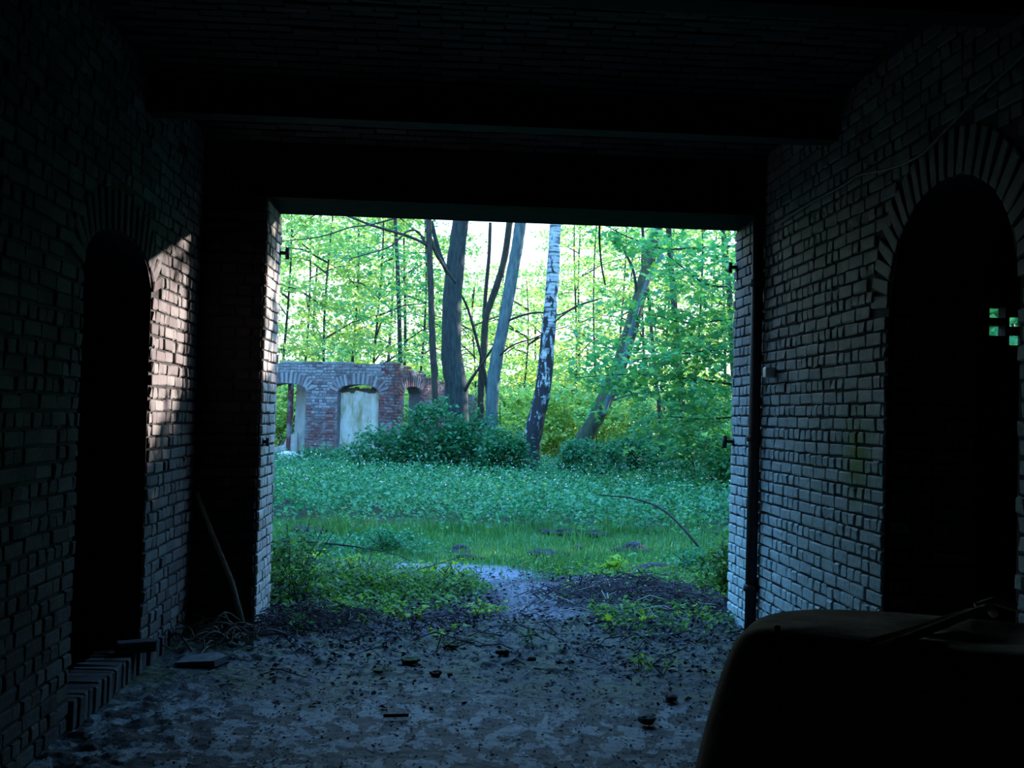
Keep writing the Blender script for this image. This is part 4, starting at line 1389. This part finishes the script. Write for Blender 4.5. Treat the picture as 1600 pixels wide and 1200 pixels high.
# grass -----------------------------------------------------------------
def grass(name, label, pts, h, m, w=.006):
    pts = np.array(pts); n = len(pts)
    z = gz(pts[:, 0], pts[:, 1])
    a = rng.uniform(0, 6.28, n); hh = h * rng.uniform(.5, 1.3, n)
    lean = rng.uniform(.1, .7, n) * hh
    az = rng.uniform(0, 6.28, n)
    B = np.stack([pts[:, 0], pts[:, 1], z - .01], 1)
    wv = np.stack([np.cos(a), np.sin(a), 0 * a], 1) * w
    mid = B + np.stack([np.cos(az) * lean * .35, np.sin(az) * lean * .35, hh * .6], 1)
    tip = B + np.stack([np.cos(az) * lean, np.sin(az) * lean, hh], 1)
    V = np.stack([B - wv, B + wv, mid + wv * .7, mid - wv * .7, tip], 1).reshape(-1, 3)
    k = np.arange(n)[:, None] * 5
    T = np.concatenate([k + [[0, 1, 2]], k + [[0, 2, 3]], k + [[3, 2, 4]]], 1).reshape(-1, 3)
    return tag(tri_mesh(name, V, T, M[m]), label, 'grass', None, 'stuff')
gp = []
for i in range(15000):
    y = random.uniform(11.2, 15.6); a, b = in_view_x(y, .6); x = random.uniform(a, b)
    on_gravel = (((x - .25) / .85) ** 2 + ((y - 11.6) / .6) ** 2 < 1.0) or (((x + .9) / 1.6) ** 2 + ((y - 12.1) / .36) ** 2 < 1.0)
    if on_gravel and random.random() < .93: continue
    if y < 12 and x > 1.0 and random.random() < .6: continue
    gp.append((x, y))
grass('lawn_grass', 'short soft grass between the gravel and the herb growth', gp, .09, 'leaf_grass')
tuft = []
random.seed(31)
tc = [G(x, y) for x, y in ((700, 838), (845, 832), (965, 838), (985, 826), (770, 842), (625, 845), (520, 838), (1080, 835), (910, 850), (895, 888), (880, 893), (560, 842))]
for c_ in tc:
    for _ in range(130): tuft.append((c_.x + random.gauss(0, .22), c_.y + random.gauss(0, .22)))
grass('grass_tufts', 'taller dark green grass tufts along the edge of the herbs', tuft, .24, 'leaf_grass', .006)

# litter -------------------------------------------------------------------
def litter(name, label, cat, pts, size, m, tilt=.35, zo=.006):
    pts = np.array(pts)
    inside = pts[:, 1] < YF1 - .1
    z = np.where(inside, floor_z(pts[:, 0], pts[:, 1]) + .002, gz(pts[:, 0], pts[:, 1])) + zo + rng.uniform(0, .012, len(pts))
    V, T = leaf_arrays(np.stack([pts[:, 0], pts[:, 1], z], 1), size, tilt, rng, .1, .7, .02)
    return tag(tri_mesh(name, V, T, M[m]), label, cat, None, 'stuff')
random.seed(77)
lp = []; lq = []
for i in range(34000):
    y = random.uniform(6.3, 12.0)
    x = random.uniform(-1.7 - (y - 9) * .25 if y > 9.2 else OX0 + .02, 3.4 if y > 9.2 else OX1 - .03)
    if y < 8.6 and random.random() > .5 + .5 * float(vnoise(np.array([x]), np.array([y]), 4, 9)[0]) + .15: continue
    path = abs(x - (.65 + .28 * math.sin((y - 8.4) * 1.1)))
    dens = .85 if y > 8.6 else .10 + .5 * max(0, (y - 6.8)) / 1.8
    if path < .4: dens *= .35
    if y > 11.2: dens *= max(0, (12 - y))
    if random.random() < dens: (lq if random.random() < .25 else lp).append((x, y))
litter('leaf_litter', 'dark violet-brown dead leaves carpeting the doorway edge', 'leaf litter', lp, .042, 'dead_leaf', .5)
litter('pale_litter', 'pale dry leaf scraps lying over the dark litter', 'leaf litter', lq, .034, 'dead_leaf_pale', .45, .012)
fl = [(random.uniform(XL + .1, 2.2), random.uniform(5.0, 8.4)) for _ in range(7000)]
litter('floor_crumbs', 'small dark crumbs and leaf scraps on the concrete floor', 'debris', fl, .018, 'dead_leaf', .4, -.004)
ol = [G(962, 1040), G(1003, 1018)]
for k, q in enumerate(ol):
    V, T = maple_arrays(np.array([(q.x, q.y, .012)]), .06, .1)
    o = tri_mesh('fallen_leaf', V - np.array((q.x, q.y, 0)), T, M['rust_leaf'] if k == 0 else M['dead_leaf_pale']); o.location = (q.x, q.y, 0)
    tag(o, 'rusty orange fallen leaf at the end of the trodden path' if k == 0 else 'pale fallen leaf on the right side of the trodden path', 'leaf')

wp = []
random.seed(101)
k = 0
while k < 1050:
    y = random.uniform(8.3, 12.2); x = random.uniform(-2.0, 3.1)
    if y < 9.3 and not (OX0 + .1 < x < OX1 - .1): continue
    pth = abs(x - (.65 + .28 * math.sin((y - 8.4) * 1.1)))
    v = float(vnoise(np.array([x]), np.array([y]), 1.7, 12)[0])
    if pth < .38 or random.random() > (.32 + v * .75): continue
    if y < 9.0 and random.random() < .6: continue
    k += 1
    z = float(gz(x, y)) if y > 9.1 else 0.0
    for _ in range(9):
        wp.append((x + random.gauss(0, .05), y + random.gauss(0, .05), z + random.uniform(.02, .12)))
wp = np.array(wp); kk = len(wp) // 3
V, T = leaf_arrays(wp[:2 * kk], .045, .6)
tag(tri_mesh('ground_weeds', V, T, M['leaf_nearherb']), 'low green weeds creeping over the litter on both sides of the path', 'weeds', None, 'stuff')
V, T = leaf_arrays(wp[2 * kk:], .045, .6)
tag(tri_mesh('bright_weeds', V, T, M['leaf_weed']), 'small fresh green leaves dotted among the low weeds', 'weeds', None, 'stuff')
# brush pile -----------------------------------------------------------------
def brush(name, label, cx, cy, sx_, sy_, n, h, m, cat='brushwood', seed=0, L0=.08, L1=.38, rad=.005):
    r_ = random.Random(seed); b = MB()
    for i in range(n):
        x = cx + r_.gauss(0, sx_); y = cy + r_.gauss(0, sy_)
        e = math.exp(-((x - cx) / sx_ / 1.6) ** 2 - ((y - cy) / sy_ / 1.6) ** 2)
        z = float(gz(x, y)) + r_.random() * h * e + .01
        an = r_.uniform(0, math.pi); L = r_.uniform(L0, L1)
        d = Vector((math.cos(an), math.sin(an) * .7, r_.gauss(0, .18))) * L / 2
        p = Vector((x, y, z)); mdl = p + Vector((r_.gauss(0, .03), r_.gauss(0, .03), .03 + r_.random() * .03))
        lo = float(gz(x, y))
        a_ = p - d; c_ = p + d
        a_.z = max(a_.z, lo); c_.z = max(c_.z, lo)
        b.tube([a_, mdl, c_], [rad * r_.uniform(.5, 1.3)] * 3, 4)
    o = mesh_origin(name, b.V, b.F, M[m], (cx, cy, 0))
    return tag(o, label, cat, None, 'stuff')
q = G(985, 925, .1)
brush('brush_pile', 'dark heap of twigs and roots on the right of the path', q.x, q.y, .42, .22, 320, .22, 'twig_brown', seed=1)
q = G(1085, 935, .1)
brush('brush_pile', 'tangle of dark twigs near the foot of the right jamb', q.x, q.y, .25, .25, 170, .15, 'twig_brown', seed=2)
q = G(490, 960, .1)
brush('brush_pile', 'dark bramble tangle at the foot of the left jamb', q.x, q.y, .28, .22, 230, .16, 'twig_brown', seed=3)
q = G(700, 985)
brush('twig_scatter', 'thin scattered twigs across the litter in the doorway', q.x, q.y, 1.0, .55, 160, .03, 'twig_brown', seed=4, rad=.004)
q = G(1000, 950)
brush('twig_scatter', 'thin pale twigs lying over the right-hand brush', q.x, q.y, .5, .5, 60, .15, 'twig_pale', seed=5, rad=.004)
def stick(pts, r0, r1, m, label, name='twig', cat='branch', seg=6):
    q = smooth_path(pts, 6)
    b = MB().tube(q, [r0 + (r1 - r0) * i / (len(q) - 1) for i in range(len(q))], seg)
    return put(name, b, M[m], label, cat, q[0], None, True)
q0 = G(921, 939, .05)
stick([P(921, 939, 10.3), P(936, 920, 10.4), P(948, 909, 10.45), P(966, 905, 10.5)], .011, .007, 'twig_pale', 'pale forked stick lying on the dark brush heap')
stick([P(1029, 948, 10.2), P(1023, 938, 10.2), P(1022, 930, 10.25)], .008, .006, 'twig_pale', 'short pale curved twig in the middle of the brush')
stick([P(1072, 942, 10.4), P(1072, 930, 10.4), P(1067, 920, 10.4)], .008, .006, 'twig_pale', 'pale hooked twig at the right of the brush')
stick([P(1120, 884, 11.9), P(1103, 868, 12.0), P(1080, 840, 12.1), P(1050, 808, 12.3), P(1022, 789, 12.5), P(985, 778, 12.7), P(955, 775, 12.9), P(935, 773, 13.0)], .016, .008, 'bark_dark', 'long bare arching cane in front of the herbs, right side', 'bare_cane')
a = P(422, 846, 9.6)
stick([a, P(470, 846, 9.9), P(520, 850, 10.2), P(562, 855, 10.4)], .011, .008, 'bark_dark', 'thin bare twig reaching out from behind the left jamb')
stick([P(562, 855, 10.4), P(590, 860, 10.5), P(622, 868, 10.6), P(650, 880, 10.7)], .006, .003, 'twig_brown', 'fine twig tip drooping left of the gravel patch')
stick([P(536, 851, 10.2), P(548, 833, 10.3), P(565, 810, 10.4)], .004, .002, 'twig_brown', 'fine upright side twig over the gravel, left')
stick([P(938, 330, 9.25), P(937, 352, 9.3), P(937, 380, 9.32), P(940, 415, 9.33), P(946, 446, 9.34)], .010, .007, 'bark_dark', 'thin dark vine hanging down from the lintel', 'hanging_vine', 'vine')

# small plants near the doorway -------------------------------------------------
LEAFM = {}
def leaf_mesh(m, kind='maple'):
    key = (m, kind)
    if key not in LEAFM:
        LEAFM[key] = []
        for k in range(4):
            V, T = (maple_arrays if kind == 'maple' else leaf_arrays)(np.zeros((1, 3)), 1.0, .25)
            me = bpy.data.meshes.new('leaf')
            me.from_pydata(V.tolist(), [], T.tolist()); me.materials.append(M[m]); me.update()
            LEAFM[key].append(me)
    return random.choice(LEAFM[key])
def sapling(name, label, px, py, Y, w, h, nleaf, size, m, kind='maple', cat='plant', group=None, bare=False):
    b = P(px, py, Y); gx = G(px, py, 0)
    b = Vector((gx.x, gx.y, float(gz(gx.x, gx.y)) if gx.y > 9.2 else 0.0))
    root = empty(name, b, label, cat, group)
    ns = max(2, nleaf // 5)
    tips = []
    for i in range(ns):
        t = b + Vector((random.gauss(0, w * .4), random.gauss(0, w * .3), h * random.uniform(.5, 1)))
        mb = MB().tube(smooth_path([b + Vector((random.gauss(0, .02), random.gauss(0, .02), -.01)), b.lerp(t, .5) + Vector((0, 0, h * .1)), t], 3), .0035, 4)
        mesh('stem', mb.V, mb.F, M['leaf_nearherb'], root)
        tips.append(t)
    for i in range(nleaf):
        t = tips[i % ns]
        q = b.lerp(t, random.uniform(.45, 1.05)) + Vector((random.gauss(0, w * .16), random.gauss(0, w * .16), random.gauss(0, h * .07)))
        q.z = max(q.z, b.z + .02)
        o = bpy.data.objects.new('leaf', leaf_mesh(m, kind)); col.objects.link(o); o.parent = root
        s = size * random.uniform(.7, 1.25)
        o.matrix_basis = parent_mw(root).inverted() @ Matrix.Translation(q) @ Matrix.Rotation(random.uniform(0, 6.28), 4, 'Z') @ Matrix.Rotation(random.gauss(0, .5), 4, 'X') @ Matrix.Diagonal((s, s, s, 1))
random.seed(13)
sapling('maple_sapling', 'bright yellow-green maple seedling on top of the brush heap', 960, 905, 10.8, .32, .24, 34, .10, 'leaf_bright')
sapling('maple_sapling', 'yellow-green seedling with round leaves near the right jamb', 1106, 918, 10.5, .10, .10, 8, .07, 'leaf_bright')
sapling('maple_sapling', 'faint green seedling clump behind the brush heap, right', 1030, 885, 11.6, .4, .18, 26, .06, 'leaf_mid')
spots = [(520, 955, 'leaf_bright', 16, 'yellow-leaved seedling over the bramble at the left jamb'), (552, 955, 'leaf_bright', 12, 'second yellow-green seedling right of the left bramble'),
         (445, 968, 'leaf_nearherb', 16, 'small green plant at the very foot of the left jamb'), (468, 990, 'leaf_nearherb', 16, 'green sprout on the floor edge near the left jamb'),
         (620, 972, 'leaf_bright', 20, 'low bright green plant left of the middle of the doorway'), (650, 968, 'leaf_bright', 20, 'low bright green plant in the middle of the doorway litter'),
         (745, 965, 'leaf_bright', 24, 'bright green patch of leaves left of the trodden path'), (770, 960, 'leaf_bright', 20, 'bright leaf clump right beside the trodden path'),
         (700, 995, 'leaf_bright', 10, 'small seedling by the upright straw'), (690, 950, 'leaf_nearherb', 20, 'darker green plant behind the bright patch'),
         (835, 1012, 'leaf_nearherb', 8, 'tiny green sprout on the path end'), (935, 965, 'leaf_nearherb', 20, 'green plant in front of the brush, left part'), (955, 985, 'leaf_bright', 16, 'bright seedling in front of the brush heap'),
         (1000, 960, 'leaf_nearherb', 16, 'green plant in front of the brush, middle part'), (1080, 972, 'leaf_bright', 18, 'yellow-green seedlings at the right end of the litter'), (1060, 985, 'leaf_nearherb', 14, 'dark green sprout right of the path near the canvas box'),
         (1000, 1042, 'leaf_bright', 14, 'green sprout on the concrete, left of the canvas box'), (1036, 1052, 'leaf_bright', 12, 'bright sprout on the concrete nearest the canvas box'), (1130, 975, 'leaf_nearherb', 16, 'dark leafy plant at the foot of the right jamb'),
         (880, 945, 'leaf_nearherb', 18, 'low green plant on the right edge of the path'), (905, 930, 'leaf_bright', 14, 'yellowish sprout at the left end of the brush heap'), (1010, 975, 'leaf_bright', 12, 'small bright sprout among the pale twigs')]
for (x, y, m_, nl, lab) in spots:
    sapling('seedling_plant', lab, x, y, 9, .20, .12, int(nl * 1.3), .048, m_)
# left-hand bramble and herb clumps just outside the door
def clump(label, px, py, w, h, n, leaves, size, m, name='herb_clump', zb=.03, kind='leaf', tilt=.6):
    g_ = G(px, py)
    b = Vector((g_.x, g_.y, float(gz(g_.x, g_.y))))
    root = empty(name, b, label, 'plant')
    L = Leaves()
    for i in range(n):
        u, v = random.gauss(0, .45), random.gauss(0, .45)
        z = zb + random.random() * (h - zb) * math.exp(-(u * u + v * v) * .6)
        L.spray((b.x + u * w, b.y + v * w * .8, b.z + z), .10, leaves, .03)
    L.build(M[m], root, size, kind, tilt)
    for i in range(10):
        t = b + Vector((random.gauss(0, w * .4), random.gauss(0, w * .3), h * random.uniform(.5, 1.05)))
        mb = MB().tube([b + Vector((random.gauss(0, w * .3), 0, -.01)), b.lerp(t, .6), t], .004, 4)
        mesh('stem', mb.V, mb.F, M['twig_brown'], root)
clump('dark bramble bush crowding the outer side of the left jamb', 450, 945, .42, .62, 90, 14, .055, 'leaf_nearherb', 'bramble_bush')
clump('green herb clump left of the gravel patch', 560, 935, .55, .28, 90, 12, .045, 'leaf_nearherb')
clump('green herb clump at the near edge of the gravel patch', 665, 935, .50, .22, 80, 12, .045, 'leaf_nearherb')
clump('leafy clump right of the gravel, beside the path', 720, 925, .25, .22, 50, 12, .04, 'leaf_nearherb')
clump('dark herbs against the right jamb outside', 1140, 930, .30, .55, 80, 14, .055, 'leaf_nearherb', 'bramble_bush')
clump('herb clump between brush and right jamb', 1100, 905, .35, .3, 70, 14, .05, 'leaf_herb')
clump('green clump left beyond the gravel', 480, 880, .5, .32, 80, 14, .05, 'leaf_herb')
clump('herbs at the back edge of the gravel strip', 600, 862, .6, .26, 90, 14, .05, 'leaf_herb')
clump('sparse yellow-green seedlings over the left bramble', 560, 925, .6, .30, 26, 7, .06, 'leaf_bright', 'seedling_clump')
clump('yellow-green sprigs along the near gravel edge', 680, 915, .4, .24, 20, 7, .055, 'leaf_bright', 'seedling_clump')
clump('sparse bright sprigs close behind the left jamb', 470, 900, .4, .30, 18, 7, .06, 'leaf_bright', 'seedling_clump')
# earth clods in the grass
random.seed(3)
for i, (x, y, s, lab) in enumerate([(720, 857, .16, 'dark earth clod at the left of the lawn'), (738, 868, .14, 'dark earth clod in the lawn, nearer of the left pair'), (876, 838, .2, 'dark earth mound below the herbs, centre'),
                                    (932, 840, .18, 'dark earth mound below the herbs, right of centre'), (905, 853, .12, 'small black clod in the lawn'), (860, 868, .2, 'brown earth mound in the middle of the lawn'),
                                    (985, 856, .2, 'low earth clod at the right of the lawn'), (460, 865, .16, 'dark clod close behind the left jamb twig'), (485, 835, .18, 'dark clod at the left edge of the herbs'),
                                    (1040, 900, .3, 'largest dark earth hump beside the brush heap')]):
    q = G(x, y, .03)
    o = rock((q.x, q.y, float(gz(q.x, q.y)) - .04), (s * 1.05, s * .7, s * .55), M['earth_dark'], lab, 'clod', 60 + i, 'earth_clod', .7, 3, .24)

# unseen trees added on both sides to block low sun and sky light
random.seed(50)
SIDE = ['low added shade bush nearest the outside of the right jamb', 'second added shade bush outside, right of the shed', 'third added shade bush outside, further right of the shed', 'leafy added shade tree right of the herb clearing', 'tall added shade tree right of the clearing, abreast of its middle',
        'tall added shade tree right of the clearing, abreast of its far end', 'tall added shade tree right of the wood edge', 'high added shade crown standing over the bushes right of the shed',
        'nearer of two tall added shade trees deep in the wood to the right', 'farther of two tall added shade trees deep in the wood to the right', 'tall added shade tree right of the wood edge, standing next to the first',
        'leafy added shade tree just outside the shed, beyond the left jamb', 'tall added shade tree left of the clearing, second from the shed', 'tall added shade tree left of the clearing, third from the shed',
        'tall added shade tree left of the clearing, fourth from the shed', 'tall added shade tree left of the ruin', 'tall added shade tree behind and left of the ruin']
G5 = 'added shade trees beyond the edges of the view'
for i, (x, y, zt, zl, n) in enumerate([(6.5, 12.9, 2.8, .2, 90), (7.4, 13.8, 2.9, .2, 110), (9.6, 14.7, 3.7, .2, 140), (8.6, 17.2, 6, .2, 150), (9.5, 20.8, 8, .3, 190), (10.5, 25, 8.5, .4, 190), (12.5, 30, 9, .4, 190), (8.4, 14.2, 7.5, 4.55, 80), (13, 38.5, 9, .3, 190), (14, 42.5, 9, .3, 190), (13.2, 34.3, 9, .3, 200),
    (-5.2, 13.0, 6, .2, 170), (-6.2, 16.8, 8, .3, 200), (-7.6, 21, 9, .3, 200), (-9.2, 25.5, 9, .3, 200), (-10.5, 30.5, 10, .3, 200), (-11.5, 36, 10, .3, 200)]):
    root = empty('shade_tree', (x, y, 0), SIDE[i], 'tree', G5)
    mb = MB().tube([(x, y, -.05), (x + .1, y, zt * .5), (x, y + .1, zt)], [.13, .09, .03], 8)
    mesh('trunk', mb.V, mb.F, M['bark_grey'], root, True)
    L = Leaves()
    for k in range(n):
        a = random.uniform(0, 6.28); q = 1.9 * math.sqrt(random.random())
        L.spray((x + q * math.cos(a), y + q * math.sin(a), random.uniform(zl, zt)), .8, 42)
    L.build(M['leaf_shrub' if x < 0 else 'leaf_mid'], root, .24)
